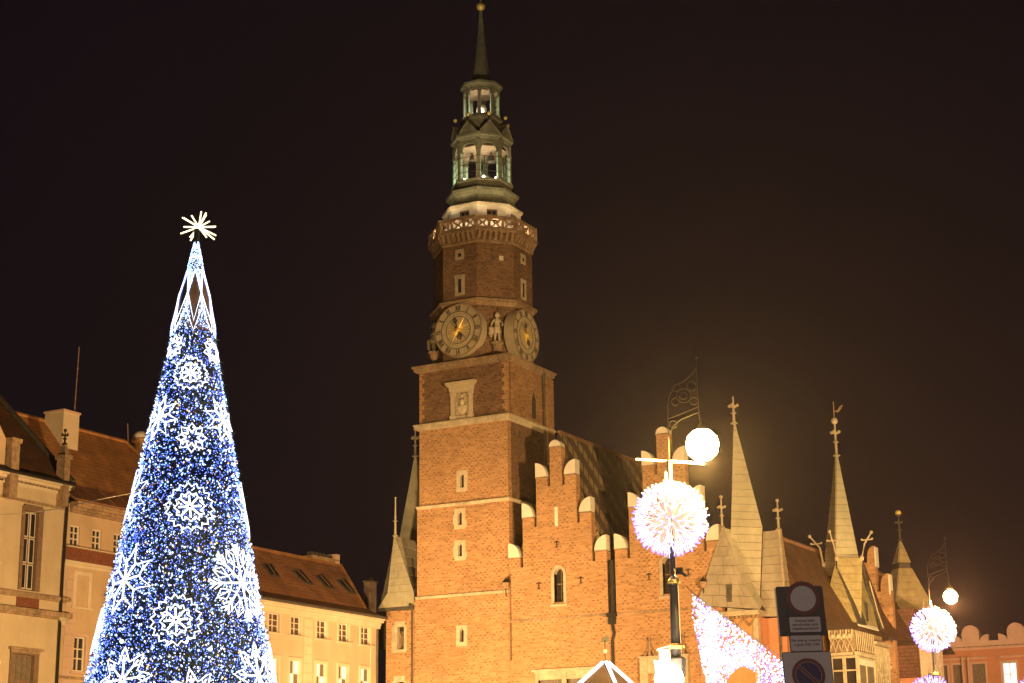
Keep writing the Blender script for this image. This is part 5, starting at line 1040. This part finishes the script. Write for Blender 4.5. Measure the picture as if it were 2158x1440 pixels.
# triangular light curtain hung from a slanting cable
CU = empty('light_curtain', PD(1463, 1255, 40), 'three cornered curtain of white and violet lights left of the road signs', 'light decoration')
top, end = PD(1462, 1252, 40), PD(1672, 1405, 40); w0 = PD(1446, 1236, 40)
b = MB(); b.tube([w0, top, end], .008, 4); b.build('cable', 'cable', CU)
rnd_ = random.Random(11); bw, bv, bo, st = MB(), MB(), MB(), MB()
def cur_ok(x, y):
    t = (x-1462)/(1660-1462)
    if t < -.02 or x > 1668: return False
    ytop = 1254+t*150-sin(pi*min(max(t, 0), 1))*2
    lft = 1459+max(0, (y-1300)*.21)
    if x < lft or y < ytop: return False
    if y > 1405+24*((x-1567)/34.)**2 and 1530 < x < 1596: return False
    return True
k = 0
while k < 3000:
    x, y = rnd_.uniform(1456, 1668), rnd_.uniform(1250, 1462)
    if not cur_ok(x, y): continue
    dens = .50+.6*math.exp(-((x-1497)/16.)**2)*(y > 1290)+.4*math.exp(-((y-1390)/22.)**2)*(x < 1585)
    if rnd_.random() > dens: continue
    p = PD(x, y, 40+rnd_.uniform(-.25, .25)); r = rnd_.uniform(.014, .027); q = rnd_.random(); hot = dens > .85
    (bv if q < (.12 if hot else .35) else bo if q > .93 else bw).octa(p, r*(1.15 if hot else 1)); k += 1
for o_, m_ in ((bw, 'led_w'), (bv, 'violet'), (bo, 'warmled')): o_.build('led_bulbs', m_, CU, kind='stuff')
for i in range(26):
    x = 1464+i*7.8; t = (x-1462)/198; a, b_ = PD(x, 1256+t*150, 40), PD(x+4, 1460, 40)
    if x < 1536 or x > 1594: st.tube([a, b_], .004, 3)
st.build('strings', 'cable', CU, kind='stuff')
# overhead cable to the tree
pts = [PD(-60, 1088, 52), PD(0, 1084.5, 52), PD(60, 1082, 52), PD(130, 1071, 53), PD(200, 1055, 54), PD(275, 1040, 55), PD(345, 1012, 56)]
b = MB(); b.tube(pts, .012, 5); o = b.build('overhead_cable', 'cable'); tag(o, 'thin steel cable sagging across the left houses towards the christmas tree', 'cable')

# ================================================================== TRAFFIC SIGNS
SD = 30; sc_ = SD/cos(atan2(1700-CX, F))/F*1.0
c0 = PD(1690, 1300, SD); u = Vector((RT.x, RT.y, 0)).normalized(); n = Vector((-FW.x, -FW.y, 0)).normalized()
SG = empty('sign_post', (c0.x-n.x*.12, c0.y-n.y*.12, 0), 'dark backing board and post carrying the road signs in the lower right', 'sign post')
lean = .05
def sfr(px, py, yaw=0, rot=lean):
    c = PD(px, py, SD); uu = (u*cos(yaw)+n*sin(yaw)); nn = (n*cos(yaw)-u*sin(yaw))
    ux = uu*cos(rot)-Vector((0, 0, 1))*sin(rot)*0; 
    def f(p):
        x, y, z = p.x*cos(rot)+p.z*sin(-rot)*1.0, p.y, p.z*cos(rot)+p.x*sin(rot)*.2
        return c+uu*x+nn*y+Vector((0, 0, z))
    return f
PXM = (PD(1740, 1300, SD)-PD(1640, 1300, SD)).length/100
def rrect(w, h, r, N=4): return [(sx*(w-r)+r*cos(a), sz*(h-r)+r*sin(a)) for sx, sz, a0 in ((1, 1, 0), (-1, 1, pi/2), (-1, -1, pi), (1, -1, 3*pi/2)) for a in [a0+pi/2*i/N for i in range(N+1)]]
def plate(f, w, h, r, y0, y1, name, m, parent): b = MB(f); q = rrect(w*PXM, h*PXM, r*PXM); b.loft([[(x, y0, z) for x, z in q], [(x, y1, z) for x, z in q]]); return b.build(name, m, parent)
def disc(f, r, y0, y1, name, m, parent, r0=0, cz=0, n_=40):
    b = MB(f); R_ = r*PXM
    if r0: q0 = r0*PXM; b.loft([[(R_*cos(2*pi*i/n_) if k in (0, 1) else q0*cos(2*pi*i/n_), (y0, y1, y1, y0)[k], (R_ if k in (0, 1) else q0)*sin(2*pi*i/n_)+cz*PXM) for i in range(n_)] for k in range(4)], cap=False)
    else: b.loft([[(R_*cos(2*pi*i/n_), y, R_*sin(2*pi*i/n_)+cz*PXM) for i in range(n_)] for y in (y0, y1)])
    return b.build(name, m, parent)
def text(s, f, x, z, size, m, parent, y=.03):
    cu = bpy.data.curves.new('lettering', 'FONT'); cu.body = s; cu.size = size*PXM; cu.extrude = .001; cu.align_x = 'CENTER'; cu.align_y = 'CENTER'; cu.resolution_u = 2; cu.offset = .0012
    o = bpy.data.objects.new('lettering', cu); COL.objects.link(o); bpy.context.view_layer.update(); me = bpy.data.meshes.new_from_object(o.evaluated_get(bpy.context.evaluated_depsgraph_get()))
    bpy.data.objects.remove(o)
    for v in me.vertices: v.co = f(Vector((v.co.x+x*PXM, y+v.co.z, v.co.y+z*PXM)))
    me.materials.clear(); me.materials.append(M[m]); o = bpy.data.objects.new('lettering', me); COL.objects.link(o); o.parent = parent; o.matrix_parent_inverse = parent.matrix_world.inverted(); return o
f = sfr(1688, 1288); board = plate(f, 51, 53, 6, -.03, 0, 'backing_board', 'sign_d', SG)
b = MB(); p = PD(1697, 1350, SD)-n*.1; b.tube([(p.x, p.y, 0), (p.x, p.y, p.z), PD(1690, 1240, SD)-n*.08], .035, 10); b.build('post', 'grey_iron', SG)
b = MB(f); b.box(-51.5*PXM, -50*PXM, -.04, .012, -50*PXM, 50*PXM); b.build('board_edge', 'cap', SG)
S1 = empty('round_sign', PD(1692, 1262, SD), 'round no entry sign, grey white disc with dark red border on the dark board', 'traffic sign', 'signs stacked on the sign post')
f = sfr(1692, 1262); disc(f, 35.5, .004, .02, 'red_ring', 'sign_r', S1, 26.8); disc(f, 27, .004, .024, 'white_disc', 'sign_w', S1); disc(f, 37, .002, .012, 'sign_rim', 'sign_d', S1, 35)
S2 = empty('text_plate', PD(1697, 1316, SD), 'grey plate with three lines of lettering at the bottom of the dark board', 'traffic sign', 'signs stacked on the sign post')
f = sfr(1696.5, 1316.5); plate(f, 34, 17, 4, .002, .012, 'plate_rim', 'sign_d', S2); plate(f, 33, 16, 3, .004, .02, 'plate', 'sign_w', S2)
for i, s in enumerate(('Dotyczy także', 'samochodów osób', 'niepełnosprawnych')): text(s, f, 0, 8-i*8.3, 7.2, 'ink', S2, .021)
S3 = empty('text_plate', PD(1699, 1356, SD), 'grey plate with two lines of lettering hung below the dark board', 'traffic sign', 'signs stacked on the sign post')
f = sfr(1699, 1356); plate(f, 35, 18, 4, -.02, .012, 'plate_rim', 'sign_d', S3); plate(f, 33.3, 16.3, 3, .004, .02, 'plate', 'sign_w', S3)
for i, s in enumerate(('Nie dotyczy rowerów', 'w godz. 5.00 - 9.00')): text(s, f, 0, 6-i*9, 7.0, 'ink', S3, .021)
S4 = empty('no_parking_sign', PD(1704, 1420, SD), 'square grey board with a round blue and red no parking sign, lowest on the post', 'traffic sign', 'signs stacked on the sign post')
f = sfr(1704, 1426); plate(f, 52, 52, 4, -.02, .01, 'board_rim', 'sign_d', S4); plate(f, 50.5, 50.5, 3, .002, .016, 'board', 'sign_w', S4)
disc(f, 35, .017, .024, 'blue_disc', 'sign_b', S4, cz=3); disc(f, 35, .02, .03, 'red_ring', 'sign_r', S4, 27.5, cz=3); disc(f, 27.7, .02, .032, 'ring_line', 'sign_w', S4, 27.1, cz=3)
b = MB(f); k = 27*PXM; w_ = 3.0*PXM; e = Vector((.7071, 0, -.7071)); t = Vector((.7071, 0, .7071)); c_ = Vector((0, .028, 3*PXM)); b.loft([[c_+e*k*s-t*w_, c_+e*k*s+t*w_, c_+e*k*s+t*w_-Vector((0, .01, 0)), c_+e*k*s-t*w_-Vector((0, .01, 0))] for s in (-1, 1)]); b.build('red_bar', 'sign_r', S4)
for s in (-1, 1):
    b = MB(f); b.loft([[c_+e*k*q+t*s*w_*1.15-t*.002, c_+e*k*q+t*s*w_*1.15+t*.002, c_+e*k*q+t*s*w_*1.15+t*.002-Vector((0, .012, 0)), c_+e*k*q+t*s*w_*1.15-t*.002-Vector((0, .012, 0))] for q in (-1, 1)]); b.build('bar_line', 'sign_w', S4)

# ================================================================== CHRISTMAS TREE
tb = PD(400, 900, 60); TX, TY = tb.x, tb.y; TZ = PD(418, 495, 60).z
def scr(p):
    v = Vector(p)-CAM; z = v.dot(FW); return CX+F*v.dot(RT)/z, CY-F*v.dot(UP)/z
rb = 202.0/F*(Vector((TX, TY, 6))-CAM).dot(FW); zbm = PD(376, 1440, 60).z; SL = rb/(TZ-zbm)*.965
def rad(z): return max(.02, (TZ-z)*SL)
LZ0, LZ1 = PD(411, 688, 60).z, PD(414, 572, 60).z
TR = empty('christmas_tree', (TX, TY, 0), 'tall cone shaped christmas tree covered in blue and white lights', 'christmas tree')
# inner cones and foliage
b = MB(); b.lathe((TX, TY, 0), [(rad(.6)*.93, .6), (rad(LZ0-.2)*.86, LZ0-.2)], 40); b.lathe((TX, TY, 0), [(rad(LZ1)*.8, LZ1+.1), (.03, TZ-.1)], 24); b.lathe((TX, TY, 0), [(.12, 0), (.1, TZ+.2)], 10); b.build('inner_frame', 'core', TR)
rnd_ = random.Random(21); fo_ = MB()
def zsamp(lo, hi):
    while True:
        z = rnd_.uniform(lo, hi)
        if rnd_.random() < (rad(z)/rad(lo))**1.0: return z
zlo = 4.6
import itertools
for i in range(26000):
    z = zsamp(zlo, TZ-.2)
    if LZ0-.35 < z < LZ1+.15: continue
    a = rnd_.uniform(0, 2*pi); k = rnd_.uniform(.88, 1.0); R_ = rad(z)*k; c_ = Vector((TX+R_*cos(a), TY+R_*sin(a), z)); d = Vector((cos(a), sin(a), rnd_.uniform(-.9, .3))); s = Vector((-sin(a), cos(a), rnd_.uniform(-.5, .5)))
    L = rnd_.uniform(.12, .26)*min(1, rad(z)/1.2+.35); w_ = L*.28; fo_.poly([c_-s*w_, c_+s*w_, c_+d.normalized()*L*rnd_.uniform(.5, 1)+s*rnd_.uniform(-.1, .1)])
fo = fo_.build('fir_branches', 'needle', TR, kind='stuff')
bW, bB, bO = MB(), MB(), MB(); vc = Vector((CAM.x-TX, CAM.y-TY, 0)).normalized()
va = atan2(vc.y, vc.x)
def lattice_gap(z, a):
    if not (LZ0-.3 < z < LZ1+.1): return False
    return True
N_ = 0
while N_ < 7000:
    z = zsamp(zlo, TZ-.1)
    if lattice_gap(z, 0): continue
    a = va+rnd_.uniform(-pi*.62, pi*.62); R_ = rad(z)*rnd_.uniform(.97, 1.03); p = (TX+R_*cos(a), TY+R_*sin(a), z); q = rnd_.random(); r = rnd_.choice((.016, .02, .024, .03, .042))*min(1, .6+rad(z)*.35)
    (bO if q > .93 else bB if q < .42 else bW).octa(p, r); N_ += 1
bD = MB()
for i in range(12000):
    z = zsamp(zlo, TZ-.1)
    if lattice_gap(z, 0): continue
    a = va+rnd_.uniform(-pi*.62, pi*.62); R_ = rad(z)*rnd_.uniform(.95, 1.0); bD.octa((TX+R_*cos(a), TY+R_*sin(a), z), .013)
bD.build('blue_wash_bulbs', 'led_d', TR, kind='stuff')  # tiny emitters added to wash the gaps between bulbs in blue
for i in range(620):
    z = LZ1+(TZ+.12-LZ1)*(rnd_.random()**.9); a = va+rnd_.uniform(-pi*.6, pi*.6); R_ = rad(z)*rnd_.uniform(1.0, 1.1)+.02
    (bW if rnd_.random() < .35 else bB).octa((TX+R_*cos(a), TY+R_*sin(a), z), rnd_.choice((.018, .024, .03)))
bB.build('blue_bulbs', 'led_b', TR, kind='stuff'); bW.build('white_bulbs', 'led_w', TR, kind='stuff'); bO.build('amber_bulbs', 'led_o', TR, kind='stuff')
for (px, py) in ((268, 1347), (437, 1367)):
    # brighter strobe bulbs
    zz = PD(px, py, 57).z; dx = (px-scr((TX, TY, zz))[0])/F*(Vector((TX, TY, zz))-CAM).dot(FW); a = va+math.asin(max(-1, min(1, dx/rad(zz)))); R_ = rad(zz)*1.04; b = MB(); b.ball((TX+R_*cos(a), TY+R_*sin(a), zz), .07, 8, 5); b.build('strobe_bulb', 'led_w', TR)
# ring and open diamond lattice near the top
def rope(paths, r, name, m, parent, bulge=1.0, **kw):
    b = MB()
    for p in paths: b.tube(p, r, 5)
    return b.build(name, m, parent, **kw)
def cp(a, z, k=1.03): R_ = rad(z)*k; return Vector((TX+R_*cos(a), TY+R_*sin(a), z))
zr1 = PD(415, 545, 60).z; rope([[cp(2*pi*i/24, zr1, 1.15) for i in range(25)]], .03, 'light_ring', 'rope', TR)
b = MB(); b.lathe((TX, TY, 0), [(rad(LZ0-.25)*.98, LZ0-.25), (rad(LZ0)*1.04, LZ0), (rad(PD(412, 625, 60).z)*1.1, PD(412, 625, 60).z), (rad(LZ1)*.98, LZ1+.05)], 28); b.build('lattice_lining', 'lattice', TR)
NL = 7; zm = PD(412, 625, 60).z; LO = va+.0
for i in range(NL):
    a0 = LO+2*pi*i/NL; a1 = a0+pi/NL; a2 = a0-pi/NL; kk = 1.22
    tpt, bpt, lft, rgt = cp(a0, LZ1, 1.1), cp(a0, LZ0, 1.18), cp(a2, zm, kk), cp(a1, zm, kk)
    rope([[tpt, lft, bpt, rgt, tpt]], .026, 'diamond_frame', 'rope', TR)
    b3 = cp(a0, LZ0-.35, 1.1); rope([[cp(a2, zm-.55, 1.15), b3, cp(a1, zm-.55, 1.15)]], .018, 'diamond_frame', 'rope', TR)
    bl_ = MB()
    for k in range(150):
        up_ = rnd_.random() < .5; s, t = rnd_.random(), rnd_.random()
        z = zm+(LZ1-zm)*t if up_ else zm-(zm-LZ0+.3)*t; w_ = (t if up_ else t*.95); a = a1+(s-.5)*(2*pi/NL)*w_
        bl_.octa(cp(a, z, 1.18-.06*t), rnd_.choice((.014, .02, .026)))
    bl_.build('white_bulbs', 'led_w', TR, kind='stuff')
    bl_ = MB()
    for k in range(230):
        up_ = rnd_.random() < .5; s, t = rnd_.random(), rnd_.random()
        z = zm+(LZ1-zm)*t if up_ else zm-(zm-LZ0+.3)*t; w_ = (t if up_ else t*.95); a = a1+(s-.5)*(2*pi/NL)*w_
        bl_.octa(cp(a, z, 1.16-.06*t), rnd_.choice((.016, .022, .03)))
    bl_.build('blue_bulbs', 'led_d' if i % 2 else 'led_b', TR, kind='stuff')
# star of light tubes
tc_ = PD(419, 479, 60); SO = empty('tree_star', tc_, 'warm white star of light tubes on top of the christmas tree', 'star')
uS, vS = Vector((RT.x, RT.y, 0)).normalized(), Vector((0, 0, 1)); nS = -uS.cross(vS)
for x, y, dpt in ((-37, 24, .1), (-34, 5, .2), (-37, -16, -.1), (-19, -26, .2), (-13, 20, -.3), (3, 37, .1), (11, 38, .3), (17, 23, -.2), (19, 19, .3), (34, 5, .2), (35, -4, -.2), (36, -17, .1), (32, -24, .2), (13, -15, .4), (-22, -15, .35), (-30, 16, -.25)):
    m_ = F/60*.97; e = tc_+uS*(x/m_)+vS*(y/m_)+nS*dpt; b = MB(); b.tube([tc_, e], .028, 6); b.build('ray', 'star', SO)
b = MB(); b.lathe((TX, TY, TZ-.35), [(.09, .1), (.07, .3), (.03, .5)], 10); b.build('star_mount', 'rust', SO)
b = MB(); b.ball(tc_, .12, 10, 6); b.build('star_core', 'star', SO)
# ---- snowflakes of light rope
def place(px, py):
    """azimuth and height on the cone under a pixel"""
    lo, hi = 3.0, TZ
    a = va; z = PD(px, py, 60-2).z
    for _ in range(6):
        sx_, sy_ = scr((TX, TY, z)); dpt = (Vector((TX, TY, z))-CAM).dot(FW); s = max(-.985, min(.985, (px-sx_)/F*dpt/(rad(z)*1.03))); a = va+math.asin(s); p = cp(a, z, 1.05); z += (scr(p)[1]-py)/F*dpt
    return a, z
def flake(px, py, R_, kind, rot, label, rw=.028):
    a, z = place(px, py); c_ = cp(a, z, 1.06); nr_ = Vector((cos(a), sin(a), SL)).normalized(); uu = Vector((-sin(a), cos(a), 0)); vv = nr_.cross(uu).normalized()
    if vv.z < 0: vv = -vv
    O = empty('snowflake', c_, label, 'light decoration', 'light rope snowflakes on the christmas tree'); R_ = R_/F*57.5
    def q(r, t, off=0): 
        p = c_+uu*(r*R_*cos(t))+vv*(r*R_*sin(t)); a2 = a+r*R_*cos(t)/rad(c_.z)*.95
        return Vector((TX+rad(p.z)*1.03*cos(a2), TY+rad(p.z)*1.03*sin(a2), p.z))
    def zig(n, r0, r1, nm): rope([[q(r1 if i % 2 == 0 else r0, rot+pi/2+pi*i/n) for i in range(2*n+1)]], rw, nm, 'rope', O)
    def spokes(n, r0, r1, nm='spoke', w=1.4):
        for i in range(n): t = rot+pi/2+2*pi*i/n; rope([[q(r0, t), q((r0+r1)/2, t), q(r1, t)]], rw*w, nm, 'rope', O)
    if kind == 'sun':
        zig(18, .84, 1.0, 'outer_ring'); zig(12, .50, .62, 'inner_ring'); spokes(8, .06, .46)
        for i in range(8): t = rot+2*pi*(i+.5)/8; rope([[q(.46, t), q(.5, t+.12)], [q(.46, t), q(.5, t-.12)]], rw*.8, 'tip', 'rope', O)
    elif kind == 'flower':
        for i in range(8): t = rot+pi/2+2*pi*i/8; rope([[q(.35, t), q(.72, t+.33), q(1, t), q(.72, t-.33), q(.35, t)]], rw*1.2, 'petal', 'rope', O)
    elif kind == 'star':
        spokes(8, .05, .56)
        for i in range(8): t = rot+pi/2+2*pi*(i+.5)/8; rope([[q(.56, t-pi/8), q(.62, t-.22), q(1, t), q(.62, t+.22), q(.56, t+pi/8)]], rw*1.1, 'point', 'rope', O)
    elif kind == 'crystal':
        spokes(8, .04, .95, 'spoke', 1.7)
        for i in range(8):
            t = rot+pi/2+2*pi*i/8; rope([[q(.62, t), q(.86, t+.16)], [q(.62, t), q(.86, t-.16)], [q(.78, t), q(.98, t+.12)], [q(.78, t), q(.98, t-.12)]], rw*1.4, 'barb', 'rope', O)
            t2 = t+pi/8; rope([[q(.35, t), q(.45, t2), q(.9, t2), q(.7, t2-.2), q(.45, t2)], [q(.9, t2), q(.7, t2+.2), q(.45, t2), q(.35, t2+pi/8)]], rw, 'facet', 'rope', O)
    else:
        spokes(8, .05, .75, 'spoke', 1.3); zig(8, .55, 1.0, 'outer_ring')
        for i in range(8): t = rot+pi/2+2*pi*i/8; rope([[q(.5, t), q(.7, t+.2), q(.9, t+.07)], [q(.5, t), q(.7, t-.2), q(.9, t-.07)]], rw, 'barb', 'rope', O)
    return O
FLK = [(401, 785, 40, 'sun', 0, 'small zigzag edged sun snowflake, highest in the middle column of the tree'),
 (403, 922, 34, 'flower', 0, 'eight petalled flower snowflake in the middle of the tree between two sun snowflakes'),
 (399, 1067, 54, 'sun', .1, 'large zigzag edged sun snowflake halfway up the middle of the tree'),
 (371, 1306, 55, 'sun', .1, 'large zigzag edged sun snowflake in the lower middle of the tree'),
 (268, 1222, 74, 'star', .15, 'eight pointed star snowflake on the lower left flank of the tree'),
 (505, 1228, 88, 'crystal', .1, 'biggest branched crystal snowflake on the lower right flank of the tree'),
 (336, 880, 52, 'star', .2, 'eight pointed star snowflake on the upper left flank of the tree'),
 (468, 886, 52, 'star', .1, 'eight pointed star snowflake on the upper right flank of the tree'),
 (367, 730, 28, 'flower', 0, 'small narrow snowflake on the left flank just under the diamond lattice'),
 (449, 742, 30, 'flower', .2, 'small narrow snowflake on the right flank just under the diamond lattice'),
 (281, 1045, 66, 'star', 0, 'snowflake turned edge on at the left edge of the tree halfway up'),
 (516, 1075, 66, 'star', .2, 'snowflake turned edge on at the right edge of the tree halfway up'),
 (265, 1432, 68, 'maple', .1, 'spiky snowflake at the bottom left of the tree, cut by the picture edge'),
 (408, 1470, 60, 'maple', .2, 'spiky snowflake at the bottom middle of the tree, mostly below the picture'),
 (538, 1425, 72, 'maple', 0, 'spiky snowflake at the bottom right of the tree, cut by the picture edge'),
 (207, 1330, 50, 'crystal', 0, 'snowflake turned edge on at the lower left edge of the tree'),
 (578, 1400, 45, 'crystal', .2, 'snowflake turned edge on at the lower right edge of the tree')]
for (px, py, r_, kd, ro_, lb) in FLK: flake(px, py, r_, kd, ro_, lb, .013 if 'edge on' in lb else .019 if kd == 'crystal' else .025)

# ================================================================== MIST added for a halo round the lamps, in place of lens glare
b = MB(); b.box(-110, 60, -10, 185, -1, 75); hz = b.build('haze', 'glass', kind='stuff'); hm = bpy.data.materials.new('halo_mist'); hm.use_nodes = True
n_ = hm.node_tree.nodes; n_.remove(n_['Principled BSDF']); vp = n_.new('ShaderNodeVolumePrincipled'); vp.inputs['Color'].default_value = (.95, .84, .86, 1); vp.inputs['Density'].default_value = HAZE; vp.inputs['Anisotropy'].default_value = .6
hm.node_tree.links.new(vp.outputs[0], n_['Material Output'].inputs['Volume']); hz.data.materials.clear(); hz.data.materials.append(hm)
